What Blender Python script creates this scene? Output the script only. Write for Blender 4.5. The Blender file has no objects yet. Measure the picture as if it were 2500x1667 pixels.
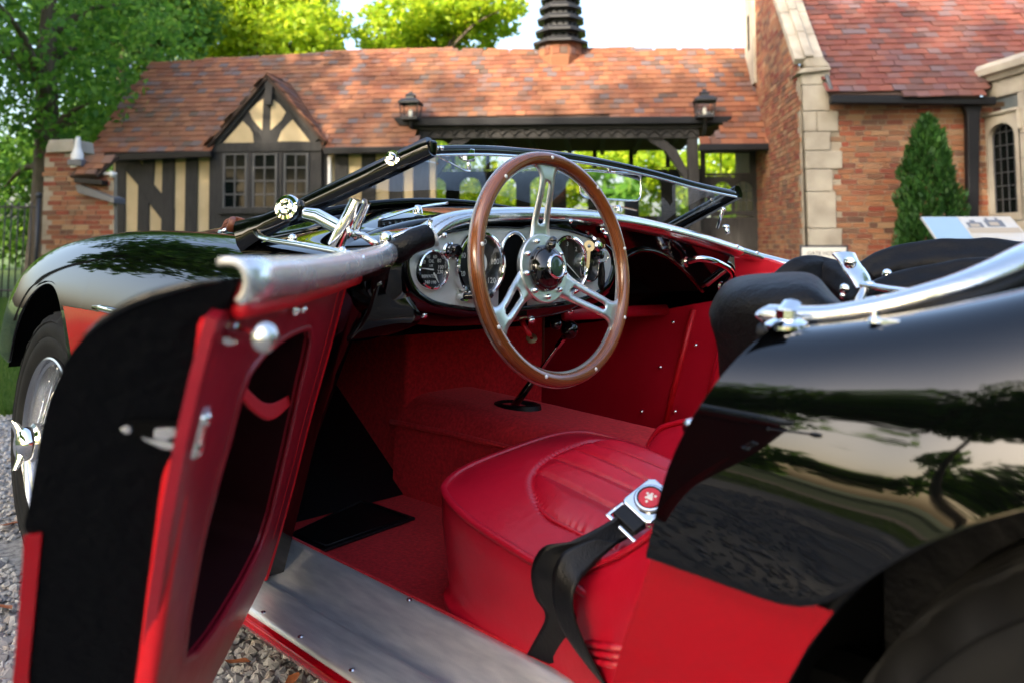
import bpy, bmesh, math, random
import numpy as np
from mathutils import Vector, Matrix
random.seed(7); np.random.seed(7)
C = bpy.context.scene.collection
SC = bpy.context.scene
PI = math.pi
# ------------------------------------------------------------------ camera
F, TH, PY, ROLL = 1907.34, 0.80446, 454.18, 0.0224
CP = np.array([-0.8908, 1.3100, 0.8343])
PIT = math.atan(F / 25500.0)
AH = np.array([math.cos(TH), -math.sin(TH), 0.0]); RV = np.array([-math.sin(TH), -math.cos(TH), 0.0]); UZ = np.array([0, 0, 1.0])
AV = AH * math.cos(PIT) + UZ * math.sin(PIT); UV = -AH * math.sin(PIT) + UZ * math.cos(PIT)
cam = bpy.data.cameras.new('camera'); co = bpy.data.objects.new('camera', cam); C.objects.link(co)
co.matrix_world = Matrix(((RV[0], UV[0], -AV[0], CP[0]), (RV[1], UV[1], -AV[1], CP[1]), (RV[2], UV[2], -AV[2], CP[2]), (0, 0, 0, 1)))
cam.sensor_width = 36.0; cam.lens = F / 2500 * 36.0
cam.shift_x = 0.0; cam.shift_y = -(833.5 - PY) / 2500.0
cam.clip_start = 0.02; cam.clip_end = 1500
cam.dof.use_dof = True; cam.dof.focus_distance = 1.55; cam.dof.aperture_fstop = 4.2; cam.dof.aperture_blades = 9
SC.camera = co
# ------------------------------------------------------------------ sky, sun, exposure
SUN_EL, SUN_AZ = math.radians(27), math.radians(93)      # azimuth: angle of the sun from +X towards +Y
W = bpy.data.worlds.new('World'); SC.world = W; W.use_nodes = True
nt = W.node_tree; nt.nodes.clear()
sky = nt.nodes.new('ShaderNodeTexSky'); sky.sky_type = 'NISHITA'; sky.sun_disc = False
sky.sun_elevation = SUN_EL; sky.sun_rotation = PI / 2 - SUN_AZ
sky.air_density = 1.0; sky.dust_density = 5.0; sky.ozone_density = 1.0
bgn = nt.nodes.new('ShaderNodeBackground'); bgn.inputs['Strength'].default_value = 0.15
out = nt.nodes.new('ShaderNodeOutputWorld')
nt.links.new(sky.outputs[0], bgn.inputs[0]); nt.links.new(bgn.outputs[0], out.inputs[0])
sl = bpy.data.lights.new('sun', 'SUN'); sl.energy = 3.0; sl.angle = math.radians(0.6); sl.color = (1.0, 0.86, 0.66)
so = bpy.data.objects.new('sun', sl); C.objects.link(so)
sd = Vector((math.cos(SUN_EL) * math.cos(SUN_AZ), math.cos(SUN_EL) * math.sin(SUN_AZ), math.sin(SUN_EL)))
so.rotation_euler = sd.to_track_quat('Z', 'Y').to_euler(); so.location = (0, 0, 30)
vs = SC.view_settings; vs.view_transform = 'Standard'; vs.look = 'None'; vs.exposure = 2.25; vs.gamma = 1.0; vs.use_curve_mapping = False
SC.cycles.max_bounces = 10; SC.cycles.transparent_max_bounces = 16; SC.cycles.caustics_reflective = False; SC.cycles.caustics_refractive = False
SC.cycles.sample_clamp_indirect = 6.0
# ------------------------------------------------------------------ frames: pixel of the 2352 px wide photograph + a plane -> a point
S = 2500 / 2352
RC = np.array([[1, 0, 0], [0, math.cos(ROLL), -math.sin(ROLL)], [0, math.sin(ROLL), math.cos(ROLL)]])
CPC = RC.T @ CP
def rayw(x, y): return AV + RV * (x * S - 1250) / F - UV * (y * S - PY) / F
def at(x, y, ax, v):                      # car frame, plane: coordinate ax = v
    d = RC.T @ rayw(x, y); k = (v - CPC[ax]) / d[ax]; return Vector(CPC + k * d)
def atn(x, y, n, c):                      # car frame, plane n.P = c
    n = np.array(n, float); d = RC.T @ rayw(x, y); k = (c - CPC @ n) / (d @ n); return Vector(CPC + k * d)
def dep(x, y, D):                         # world point at distance D along the view
    d = rayw(x, y); return Vector(CP + d * D / (d @ AH))
# door frame: e from hinge to rear edge, o outward, z
DAL = math.radians(41); DH = np.array([.17, .64, 0.0])
DM = np.array([[-math.cos(DAL), math.sin(DAL), 0], [math.sin(DAL), math.cos(DAL), 0], [0, 0, 1]])
def atd(x, y, n, c):                      # door frame (s, w, z), plane n.P = c
    n = np.array(n, float); d = DM @ (RC.T @ rayw(x, y)); o = DM @ (CPC - DH); k = (c - o @ n) / (d @ n); return o + k * d
def D2C(p): return Vector(DH + DM.T @ np.array(p, float))
# building frame: b1 to the right along the front, b2 away, z
BDL = math.radians(-6.1)
B0 = np.array(dep(1810, 335, 13.3)); B0[2] = 0
B1 = RV * math.cos(BDL) + AH * math.sin(BDL); B2 = -RV * math.sin(BDL) + AH * math.cos(BDL)
def atb(x, y, n, c):                      # building frame, plane n.P = c
    n = np.array(n, float); d = rayw(x, y); o = CP - B0
    M = np.array([B1, B2, UZ]); d = M @ d; o = M @ o; k = (c - o @ n) / (d @ n); return Vector(o + k * d)
def w2b(p):
    q = np.array(p) - B0; return Vector((q @ B1, q @ B2, q[2]))
BROT = math.atan2(B1[1], B1[0])
# ------------------------------------------------------------------ materials
def mat(name, col, rough=.5, metal=0.0, **k):
    m = bpy.data.materials.new(name); m.use_nodes = True
    b = m.node_tree.nodes['Principled BSDF']
    b.inputs['Base Color'].default_value = (*col, 1); b.inputs['Roughness'].default_value = rough; b.inputs['Metallic'].default_value = metal
    for kk, v in k.items(): b.inputs[kk.replace('_', ' ')].default_value = v
    return m
def nodes(m): return m.node_tree.nodes, m.node_tree.links, m.node_tree.nodes['Principled BSDF']
def bump(m, scale=50, strength=.2, dist=.01, detail=3, rough=.6, kind='noise', coord='Object', stretch=None):
    n, l, b = nodes(m)
    tc = n.new('ShaderNodeTexCoord'); src = tc.outputs[coord]
    if stretch:
        mp = n.new('ShaderNodeMapping'); mp.inputs['Scale'].default_value = stretch; l.new(src, mp.inputs[0]); src = mp.outputs[0]
    t = n.new('ShaderNodeTexNoise' if kind == 'noise' else 'ShaderNodeTexVoronoi')
    t.inputs['Scale'].default_value = scale
    if kind == 'noise': t.inputs['Detail'].default_value = detail; t.inputs['Roughness'].default_value = rough
    l.new(src, t.inputs['Vector'])
    bp = n.new('ShaderNodeBump'); bp.inputs['Strength'].default_value = strength; bp.inputs['Distance'].default_value = dist
    l.new(t.outputs[0], bp.inputs['Height']); 
    if b.inputs['Normal'].links: l.new(b.inputs['Normal'].links[0].from_socket, bp.inputs['Normal'])
    l.new(bp.outputs[0], b.inputs['Normal'])
    return m
def vary(m, cols, scale=5, detail=4, coord='Object', mode='noise', stretch=None, ramp=(.3, .7), rough=None):
    n, l, b = nodes(m)
    r = n.new('ShaderNodeValToRGB'); el = r.color_ramp.elements
    if mode == 'noise':
        tc = n.new('ShaderNodeTexCoord'); src = tc.outputs[coord]
        if stretch:
            mp = n.new('ShaderNodeMapping'); mp.inputs['Scale'].default_value = stretch; l.new(src, mp.inputs[0]); src = mp.outputs[0]
        t = n.new('ShaderNodeTexNoise'); t.inputs['Scale'].default_value = scale; t.inputs['Detail'].default_value = detail
        l.new(src, t.inputs['Vector']); f = t.outputs[0]
    elif mode == 'object':
        t = n.new('ShaderNodeObjectInfo'); f = t.outputs['Random']; ramp = (0, 1)
    else:
        t = n.new('ShaderNodeNewGeometry'); f = t.outputs['Random Per Island']; ramp = (0, 1)
    k = len(cols)
    for i, c in enumerate(cols):
        pos = ramp[0] + (ramp[1] - ramp[0]) * i / max(1, k - 1)
        if i < 2: e = el[i]; e.position = pos
        else: e = el.new(pos)
        e.color = (*c, 1)
    # positions may have been re-ordered; set again in order
    for i, c in enumerate(cols):
        el[i].position = ramp[0] + (ramp[1] - ramp[0]) * i / max(1, k - 1); el[i].color = (*c, 1)
    l.new(f, r.inputs[0]); l.new(r.outputs[0], b.inputs['Base Color'])
    if rough:
        mr = n.new('ShaderNodeMapRange'); mr.inputs[3].default_value = rough[0]; mr.inputs[4].default_value = rough[1]
        l.new(f, mr.inputs[0]); l.new(mr.outputs[0], b.inputs['Roughness'])
    return m
M = {}
M['black_paint'] = mat('black_paint', (.0012, .0012, .0014), .03, 0, Specular_IOR_Level=.55)
M['black_gloss'] = mat('black_gloss', (.0018, .0018, .002), .08)
M['black_matte'] = mat('black_crinkle', (.0013, .0017, .0028), .65, 0, Specular_IOR_Level=.06); bump(M['black_matte'], 60, .5, .010, 5)
M['red_paint'] = mat('red_paint', (.29, .0005, .005), .12, 0, Specular_IOR_Level=.5); bump(M['red_paint'], 55, .03, .002, 3)
def leather(name, c1, c2, rough=.38):
    m = mat(name, c1, rough, 0, Specular_IOR_Level=.5); vary(m, [c1, c2], 4, 3, ramp=(.35, .7)); bump(m, 9, .25, .012, 4); bump(m, 380, .35, .0003, 2, kind='vor'); return m
M['red_leather'] = leather('red_leather', (.40, .0035, .016), (.52, .007, .025), .33)
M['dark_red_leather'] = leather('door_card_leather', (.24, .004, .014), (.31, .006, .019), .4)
M['red_vinyl'] = mat('red_vinyl_edge', (.62, .004, .012), .5); bump(M['red_vinyl'], 60, .2, .005)
M['carpet'] = mat('red_carpet', (.23, .003, .008), .95, 0, Sheen_Weight=.6, Sheen_Roughness=.4)
vary(M['carpet'], [(.38, .0035, .008), (.66, .012, .021)], 130, 5); M['carpet'].node_tree.nodes['Principled BSDF'].inputs['Sheen Tint'].default_value = (.9, .1, .12, 1)
bump(M['carpet'], 170, .8, .0012, 4)
M['chrome'] = mat('chrome', (.86, .86, .85), .045, 1.0)
M['steel'] = mat('spoke_steel', (.80, .80, .76), .36, 1.0); bump(M['steel'], 60, .06, .004, 4)
M['alu'] = mat('brushed_aluminium', (.78, .77, .74), .2, 1.0); bump(M['alu'], 35, .12, .004, 5, stretch=(1, 6, 6))
M['worn_alu'] = mat('worn_aluminium', (.70, .70, .69), .22, .75); bump(M['worn_alu'], 30, .10, .004, 5); vary(M['worn_alu'], [(.72, .72, .72), (.82, .82, .81)], 30, 5, rough=(.2, .32))
M['dial_grey'] = mat('panel_grey', (.58, .59, .56), .42, .25); bump(M['dial_grey'], 200, .03, .002)
M['rubber'] = mat('tyre_rubber', (.016, .016, .017), .7, 0, Specular_IOR_Level=.18); vary(M['rubber'], [(.003, .003, .0035), (.010, .0097, .009)], 14, 5); bump(M['rubber'], 80, .12, .004)
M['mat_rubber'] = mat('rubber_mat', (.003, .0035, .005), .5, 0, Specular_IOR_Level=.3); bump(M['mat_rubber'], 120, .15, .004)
M['black_leather'] = mat('black_leather', (.0022, .0022, .003), .5, 0, Specular_IOR_Level=.2); bump(M['black_leather'], 300, .25, .003, 2, kind='vor'); bump(M['black_leather'], 10, .4, .02, 4)
M['black_cloth'] = mat('black_hood_cloth', (.0016, .0020, .0036), .6, 0, Specular_IOR_Level=.22); bump(M['black_cloth'], 16, .35, .02, 4)
M['webbing'] = mat('belt_webbing', (.002, .002, .0025), .42, 0, Specular_IOR_Level=.3); bump(M['webbing'], 500, .3, .002, 1, stretch=(1, 1, .2))
M['wood'] = mat('steering_wood', (.16, .05, .018), .22, 0, Coat_Weight=.6, Coat_Roughness=.06)
M['bakelite'] = mat('black_bakelite', (.004, .004, .004), .06, 0, Coat_Weight=.5)
M['dial_black'] = mat('dial_black', (.006, .006, .007), .35)
M['cut_edge'] = mat('cut_metal_edge', (.50, .48, .43), .4, .6)
M['print_white'] = mat('print_white', (.75, .74, .68), .5)
M['dial_blue'] = mat('dial_blue', (.02, .08, .25), .4)
M['emblem_red'] = mat('emblem_red', (.55, .02, .03), .25)
M['emblem_green'] = mat('emblem_green', (.03, .06, .04), .1)
M['brass'] = mat('brass', (.55, .38, .18), .3, 1.0)
M['brown_leather'] = mat('brown_leather', (.13, .035, .014), .5); bump(M['brown_leather'], 60, .3, .005)
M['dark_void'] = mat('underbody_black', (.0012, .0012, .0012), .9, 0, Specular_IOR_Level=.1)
M['pocket'] = mat('pocket_shaded_leather', (.02, .001, .002), .8, 0, Specular_IOR_Level=.15)  # door leather with the shade of the deep pocket put into its colour
# wood: grain rings following the rim
n, l, b = nodes(M['wood'])
tc = n.new('ShaderNodeTexCoord'); mp = n.new('ShaderNodeMapping'); mp.inputs['Scale'].default_value = (.5, 5, 1); l.new(tc.outputs['UV'], mp.inputs[0])
nz = n.new('ShaderNodeTexNoise'); nz.inputs['Scale'].default_value = 5; nz.inputs['Detail'].default_value = 6; nz.inputs['Distortion'].default_value = .4
wv = n.new('ShaderNodeTexWave'); wv.wave_type = 'BANDS'; wv.bands_direction = 'Y'; wv.inputs['Scale'].default_value = 1.6; wv.inputs['Distortion'].default_value = 5; wv.inputs['Detail'].default_value = 4; wv.inputs['Detail Scale'].default_value = 2.5
rp = n.new('ShaderNodeValToRGB'); rp.color_ramp.elements[0].color = (.050, .013, .004, 1); rp.color_ramp.elements[1].color = (.30, .088, .020, 1)
mx = n.new('ShaderNodeMix'); mx.data_type = 'FLOAT'; mx.inputs[0].default_value = .55
l.new(mp.outputs[0], nz.inputs['Vector']); l.new(mp.outputs[0], wv.inputs['Vector'])
l.new(wv.outputs[1], mx.inputs[2]); l.new(nz.outputs[0], mx.inputs[3]); l.new(mx.outputs[0], rp.inputs[0]); l.new(rp.outputs[0], b.inputs['Base Color'])
# tread plate: tiny raised grid
def tread(name):
    m = mat(name, (.62, .61, .59), .42, .6); n, l, b = nodes(m)
    tc = n.new('ShaderNodeTexCoord'); out_h = None
    sep = n.new('ShaderNodeSeparateXYZ'); l.new(tc.outputs['UV'], sep.inputs[0]); hs = []
    for k in range(2):
        mu = n.new('ShaderNodeMath'); mu.operation = 'MULTIPLY'; mu.inputs[1].default_value = 1500; l.new(sep.outputs[k], mu.inputs[0])
        sn = n.new('ShaderNodeMath'); sn.operation = 'SINE'; l.new(mu.outputs[0], sn.inputs[0]); hs.append(sn)
    pr = n.new('ShaderNodeMath'); pr.operation = 'MULTIPLY'; l.new(hs[0].outputs[0], pr.inputs[0]); l.new(hs[1].outputs[0], pr.inputs[1])
    bp = n.new('ShaderNodeBump'); bp.inputs['Strength'].default_value = .18; bp.inputs['Distance'].default_value = .0008
    l.new(pr.outputs[0], bp.inputs['Height']); l.new(bp.outputs[0], b.inputs['Normal'])
    return bump(vary(m, [(.58, .58, .59), (.80, .79, .77)], 7, 9, stretch=(2.5, 14, 14), rough=(.26, .42)), 25, .15, .004, 4)
M['tread'] = tread('tread_plate')
def glass(name, tint=(.97, .98, .98), refl=1.0):
    m = bpy.data.materials.new(name); m.use_nodes = True; n, l = m.node_tree.nodes, m.node_tree.links; n.clear()
    o = n.new('ShaderNodeOutputMaterial'); mixs = n.new('ShaderNodeMixShader'); tr = n.new('ShaderNodeBsdfTransparent'); gl = n.new('ShaderNodeBsdfGlossy'); fr = n.new('ShaderNodeFresnel')
    tr.inputs[0].default_value = (*tint, 1); gl.inputs['Roughness'].default_value = .01; geo = n.new('ShaderNodeNewGeometry'); mr = n.new('ShaderNodeMapRange'); mr.inputs[3].default_value = 1.45; mr.inputs[4].default_value = 1 / 1.45
    l.new(geo.outputs['Backfacing'], mr.inputs[0]); l.new(mr.outputs[0], fr.inputs[0])
    gl.inputs[0].default_value = (refl, refl, refl, 1)
    l.new(fr.outputs[0], mixs.inputs[0]); l.new(tr.outputs[0], mixs.inputs[1]); l.new(gl.outputs[0], mixs.inputs[2]); l.new(mixs.outputs[0], o.inputs[0])
    return m
M['glass'] = glass('clear_glass')
def weather(m, col, scale, amt, lo=.45, hi=.75, stretch=None):
    n, l, b = nodes(m); src = b.inputs['Base Color'].links[0].from_socket
    g = n.new('ShaderNodeNewGeometry'); t = n.new('ShaderNodeTexNoise'); t.inputs['Scale'].default_value = scale; t.inputs['Detail'].default_value = 6; t.inputs['Roughness'].default_value = .65
    pos = g.outputs['Position']
    if stretch:
        mp = n.new('ShaderNodeMapping'); mp.inputs['Scale'].default_value = stretch; l.new(pos, mp.inputs[0]); pos = mp.outputs[0]
    mr = n.new('ShaderNodeMapRange'); mr.inputs[1].default_value = lo; mr.inputs[2].default_value = hi; mr.inputs[4].default_value = amt
    mx = n.new('ShaderNodeMix'); mx.data_type = 'RGBA'; mx.inputs[7].default_value = (*col, 1)
    l.new(pos, t.inputs['Vector']); l.new(t.outputs[0], mr.inputs[0]); l.new(mr.outputs[0], mx.inputs[0]); l.new(src, mx.inputs[6]); l.new(mx.outputs[2], b.inputs['Base Color']); return m
M['lens_glass'] = glass('dial_glass', (.98, .98, .98))
# ------------------------------------------------------------------ mesh helpers
def link(name, me, m=None, parent=None, smooth=False, angle=None):
    o = bpy.data.objects.new(name, me); C.objects.link(o)
    if m is not None:
        if isinstance(m, (list, tuple)):
            for q in m: me.materials.append(q)
        else: me.materials.append(m)
    if parent is not None: o.parent = parent
    if smooth and len(me.polygons): me.polygons.foreach_set('use_smooth', [True] * len(me.polygons))
    if angle is not None:
        try: me.set_sharp_from_angle(angle=angle)
        except Exception: pass
    return o
def pyd(name, v, f, m=None, parent=None, smooth=False, angle=None):
    me = bpy.data.meshes.new(name); me.from_pydata([tuple(q) for q in v], [], f); me.update()
    return link(name, me, m, parent, smooth, angle)
def fast(name, v, loops, starts, m=None, parent=None, smooth=False):
    me = bpy.data.meshes.new(name); v = np.asarray(v, np.float32); loops = np.asarray(loops, np.int32)
    me.vertices.add(len(v)); me.vertices.foreach_set('co', v.ravel()); me.loops.add(len(loops)); me.loops.foreach_set('vertex_index', loops)
    me.polygons.add(len(starts)); me.polygons.foreach_set('loop_start', np.asarray(starts, np.int32)); me.update(calc_edges=True)
    me.polygons.foreach_set('use_smooth', [bool(smooth)] * len(me.polygons))
    return link(name, me, m, parent, smooth)
def mod(o, kind, **k):
    d = o.modifiers.new(kind.lower(), kind)
    for a, v in k.items(): setattr(d, a, v)
    return o
def bev(o, w=.003, seg=2): return mod(o, 'BEVEL', width=w, segments=seg, limit_method='ANGLE', angle_limit=.6)
class MB:
    def __init__(s): s.v = []; s.f = []
    def add(s, v, f):
        k = len(s.v); s.v += [Vector(q) for q in v]; s.f += [tuple(i + k for i in q) for q in f]; return s
    def grid(s, rows, closed_u=False, closed_v=False, caps=False):
        nr, nc = len(rows), len(rows[0]); v = [p for r in rows for p in r]; f = []
        for i in range(nr if closed_v else nr - 1):
            for j in range(nc if closed_u else nc - 1):
                a = i * nc + j; b2 = i * nc + (j + 1) % nc; c = ((i + 1) % nr) * nc + (j + 1) % nc; d = ((i + 1) % nr) * nc + j
                f.append((a, b2, c, d))
        if caps: f.append(tuple(range(nc))[::-1]); f.append(tuple((nr - 1) * nc + j for j in range(nc)))
        return s.add(v, f)
    def tube(s, pts, r, n=10, closed=False, ab=None, up=None, caps=True):
        pts = [Vector(p) for p in pts]; m = len(pts)
        rr = r if isinstance(r, (list, tuple)) else [r] * m
        tg = []
        for i in range(m):
            a = pts[(i - 1) % m] if closed or i else pts[0]; c = pts[(i + 1) % m] if closed or i < m - 1 else pts[-1]
            tg.append((c - a).normalized())
        if up is None:
            up = Vector((0, 0, 1)) if abs(tg[0].z) < .9 else Vector((1, 0, 0))
        nrm = (Vector(up) - tg[0] * Vector(up).dot(tg[0])).normalized(); rows = []
        for i in range(m):
            nrm = (nrm - tg[i] * nrm.dot(tg[i]))
            nrm = nrm.normalized() if nrm.length > 1e-6 else tg[i].orthogonal().normalized()
            bi = tg[i].cross(nrm); ra, rb = (rr[i], rr[i]) if ab is None else (rr[i] * ab[0], rr[i] * ab[1])
            rows.append([pts[i] + nrm * (ra * math.cos(2 * PI * k / n)) + bi * (rb * math.sin(2 * PI * k / n)) for k in range(n)])
        return s.grid(rows, True, closed, caps and not closed)
    def box(s, lo, hi):
        x0, y0, z0 = lo; x1, y1, z1 = hi
        return s.add([(x0, y0, z0), (x1, y0, z0), (x1, y1, z0), (x0, y1, z0), (x0, y0, z1), (x1, y0, z1), (x1, y1, z1), (x0, y1, z1)],
                     [(0, 3, 2, 1), (4, 5, 6, 7), (0, 1, 5, 4), (1, 2, 6, 5), (2, 3, 7, 6), (3, 0, 4, 7)])
    def prism(s, poly, vec):
        poly = [Vector(p) for p in poly]; vec = Vector(vec); k = len(poly)
        return s.add(poly + [p + vec for p in poly], [tuple(range(k))[::-1], tuple(range(k, 2 * k))] + [(i, (i + 1) % k, k + (i + 1) % k, k + i) for i in range(k)])
    def lathe(s, prof, org, axis, n=24, ref=None):
        ax = Vector(axis).normalized(); org = Vector(org); u = ax.orthogonal().normalized() if ref is None else (Vector(ref) - ax * Vector(ref).dot(ax)).normalized(); w = ax.cross(u)
        return s.grid([[org + ax * h + (u * math.cos(2 * PI * k / n) + w * math.sin(2 * PI * k / n)) * max(r, 1e-5) for k in range(n)] for r, h in prof], True)
    def ball(s, c, r, n=12, sc=(1, 1, 1)):
        c = Vector(c)
        return s.grid([[c + Vector((sc[0] * r * math.sin(t) * math.cos(p), sc[1] * r * math.sin(t) * math.sin(p), sc[2] * r * math.cos(t))) for p in (2 * PI * k / n for k in range(n))] for t in (max(.001, min(PI - .001, PI * i / (n // 2))) for i in range(n // 2 + 1))], True)
    def build(s, name, m, parent=None, smooth=False, angle=None): return pyd(name, s.v, s.f, m, parent, smooth, angle)
def crv(pts, n=6, closed=False):
    """Catmull-Rom through points, n steps per span."""
    P = [Vector(p) for p in pts]; m = len(P); o = []
    for i in range(m if closed else m - 1):
        g = lambda k: P[k % m] if closed else P[max(0, min(m - 1, k))]
        a, b_, c, d = g(i - 1), g(i), g(i + 1), g(i + 2)
        for k in range(n):
            t = k / n
            o.append(.5 * ((2 * b_) + (c - a) * t + (2 * a - 5 * b_ + 4 * c - d) * t * t + (3 * b_ - a - 3 * c + d) * t ** 3))
    if not closed: o.append(P[-1])
    return o
def lerp(x, xs, ys): return float(np.interp(x, xs, ys))
def smooth_tab(x, xs, ys):
    xs = list(xs); ys = list(ys)
    if x <= xs[0]: return ys[0]
    if x >= xs[-1]: return ys[-1]
    i = max(k for k in range(len(xs) - 1) if xs[k] <= x); h = xs[i + 1] - xs[i]; t = (x - xs[i]) / h
    def sl(k):
        if k == 0: return (ys[1] - ys[0]) / (xs[1] - xs[0])
        if k == len(xs) - 1: return (ys[-1] - ys[-2]) / (xs[-1] - xs[-2])
        return (ys[k + 1] - ys[k - 1]) / (xs[k + 1] - xs[k - 1])
    m0, m1 = sl(i) * h, sl(i + 1) * h
    return (2 * t ** 3 - 3 * t * t + 1) * ys[i] + (t ** 3 - 2 * t * t + t) * m0 + (-2 * t ** 3 + 3 * t * t) * ys[i + 1] + (t ** 3 - t * t) * m1
def thing(name, label, cat, loc=(0, 0, 0), rotz=0, group=None):
    o = bpy.data.objects.new(name, None); C.objects.link(o); o.location = loc; o.rotation_euler = (0, 0, rotz)
    return tag(o, label, cat, group)
def tag(o, label=None, cat=None, group=None, kind=None):
    if label: o['label'] = label
    if cat: o['category'] = cat
    if group: o['group'] = group
    if kind: o['kind'] = kind
    return o
def text(name, body, size, loc, xdir, ydir, m, parent, ext=.0003, align='CENTER'):
    cu = bpy.data.curves.new(name, 'FONT'); cu.body = body; cu.size = size; cu.align_x = align; cu.align_y = 'CENTER'; cu.extrude = ext; cu.resolution_u = 2
    o = bpy.data.objects.new(name, cu); C.objects.link(o); cu.materials.append(m); o.parent = parent
    x = Vector(xdir).normalized(); y = Vector(ydir); y = (y - x * y.dot(x)).normalized(); z = x.cross(y)
    me = bpy.data.meshes.new_from_object(o.evaluated_get(bpy.context.evaluated_depsgraph_get())); bpy.data.objects.remove(o); bpy.data.curves.remove(cu); me.name = name
    o = bpy.data.objects.new(name, me); C.objects.link(o); o.parent = parent
    if not me.materials: me.materials.append(m)
    o.matrix_local = Matrix(((x.x, y.x, z.x, loc[0]), (x.y, y.y, z.y, loc[1]), (x.z, y.z, z.z, loc[2]), (0, 0, 0, 1)))
    return o
def repeat(name, mb, m, parent, spots, smooth=True):
    me = bpy.data.meshes.new(name); me.from_pydata([tuple(v) for v in mb.v], [], mb.f); me.materials.append(m)
    if smooth: me.polygons.foreach_set('use_smooth', [True] * len(me.polygons))
    for p in spots:
        o = bpy.data.objects.new(name, me); C.objects.link(o); o.parent = parent; o.location = p
# ================================================================== the roadster (car frame: x forward, y to its left side, z up)
car = thing('roadster', 'black vintage roadster with red lower flanks and its driver door open', 'car')
car.rotation_euler = (ROLL, 0, 0)
# ---- front body: one analytic surface, cut into bonnet, scuttle and two fenders
XC, ZR = 1.385, .30
def crown(x): return smooth_tab(x, [.10, .30, .62, 1.0, 1.3, 1.54, 1.745, 1.894, 2.0, 2.08, 2.118], [.792, .812, .836, .849, .843, .825, .797, .763, .722, .672, .590])
def hoodz(x): return smooth_tab(x, [.10, .28, .5, .8, 1.2, 1.6, 1.9, 2.118], [.880, .902, .928, .928, .898, .845, .752, .585])
def botz(x):
    d = abs(x - XC)
    if d < ZR:
        z_ = .33 + .388 * math.sqrt(max(0, 1 - (d / ZR) ** 2)); return max(z_, .49) if x > XC else z_
    return lerp(x, [.1, XC - ZR, XC + ZR, 2.118], [.235, .25, .25 if x < XC else .49, .52])
def side_y(x, dz):
    a = .128 * (1 if x < 1.5 else math.sqrt(max(.02, 1 - ((x - 1.5) / .63) ** 2)))
    q = min(1, dz / .24); y = .575 + a * math.sqrt(max(0, 1 - (1 - q) ** 2))
    return y - .03 * max(0, dz - .30) / .3
def front_sec(x):
    zc, zh = crown(x), hoodz(x); zb = botz(x); pts = []
    k = max(0, min(1, (x - .42) / .35)); zv = zc - .016 * k + (1 - k) * (zh - zc) * .35
    ctr = [(0, zh), (.20, zh - .012), (.32, zh * .55 + zv * .45), (.43, zv), (.505, zc - .006), (.575, zc)]
    up = crv([(0, y, z) for y, z in ctr], 4)
    pts = [(p.y, p.z) for p in up]
    for i in range(1, 23):
        dz = .12 * (i / 8) ** 1.5 if i <= 8 else .12 + (zc - zb - .12) * (i - 8) / 14
        pts.append((side_y(x, dz), zc - dz))
    return pts
st = sorted(set([round(v, 4) for v in list(np.linspace(.15, XC - ZR - .01, 16)) + [XC - ZR * math.cos(PI * i / 18) for i in range(19)] + list(np.linspace(XC + ZR + .01, 2.118, 14))]))
def fpt(x, y, z, sgn=1): return (x - .07 * (max(0, x - 1.45) / .67) ** 1.5 + (.78 - z) * .36 * max(0, (.6 - x) / .45) * (1 if abs(y) > .5 else (abs(y) / .5)), sgn * y, z)
secs = {x: front_sec(x) for x in st}
for sgn, nm in ((1, 'front_fender'), (-1, 'front_fender')):
    mb = MB(); rows = [[fpt(x, *secs[x][j], sgn) for j in range(12, len(secs[x]))] for x in st]
    mb.grid(rows if sgn > 0 else [r[::-1] for r in rows])
    o = mb.build(nm, M['black_paint'], car, True); mod(o, 'SUBSURF', levels=1, render_levels=1); mod(o, 'SOLIDIFY', thickness=.006, offset=-1)
mid = [[fpt(x, s * y, z) for s, r in ((-1, secs[x][11::-1]), (1, secs[x][1:12])) for y, z in r] for x in st if x > .52]
o = MB().grid(mid).build('bonnet', M['black_paint'], car, True); mod(o, 'SOLIDIFY', thickness=.006, offset=-1)
mid = [[fpt(x, s * y, z) for s, r in ((-1, secs[x][12::-1]), (1, secs[x][1:13])) for y, z in r] for x in st if x < .53]
o = MB().grid(mid).build('scuttle', M['black_paint'], car, True)
# nose and inner structure that closes the body
o = MB().grid([[fpt(x, s * .62 if 1 else 0, z) for z in (.30, crown(min(x, 2.0)) - .12)] for s in (1,) for x in (.3, 1.06)]).build('inner_wing', M['dark_void'], car)
for s in (1, -1):
    mb = MB(); pts = []
    for i in range(25):
        a = .42 + (PI + .1) * i / 24; pts.append([(XC + .335 * math.cos(a), s * y, .30 + .425 * math.sin(a)) for y in (.694, .28)])
    mb.grid(pts); mb.prism([(XC + .335 * math.cos(PI * i / 12), s * .28, .30 + .425 * math.sin(PI * i / 12)) for i in range(13)], (0, s * .004, 0))
    mb.build('wheel_well', M['dark_void'], car)
# side vent flash on the front wing
mb = MB(); A_ = at(212, 706, 1, .708); mb.tube([A_, A_ + Vector((-.05, .002, .001)), A_ + Vector((-.30, .004, -.006))], [.004, .007, .008], 8, ab=(1, .4)); mb.build('side_flash', M['chrome'], car, True)
# red lower flank of the front wing
mb = MB(); rows = []
zsw = at(212, 708, 1, .708).z - .006
for t in np.linspace(0, 1, 14):
    row = []
    for z in [zsw - (zsw - .235) * k / 9 for k in range(10)]:
        xa_ = XC - ZR * math.sqrt(max(0, 1 - ((z - .33) / .388) ** 2)) if z > .33 else XC - ZR
        xf = .15 + (.78 - z) * .36; x = xf + (xa_ - .035 - xf) * t; row.append((x, side_y(x, crown(x) - z) + .009, z))
    rows.append(row)
mb.grid(rows); mb.build('lower_flank', M['red_paint'], car, True)
M['rim'] = mat('wheel_rim', (.50, .51, .52), .22, 1.0)
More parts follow.
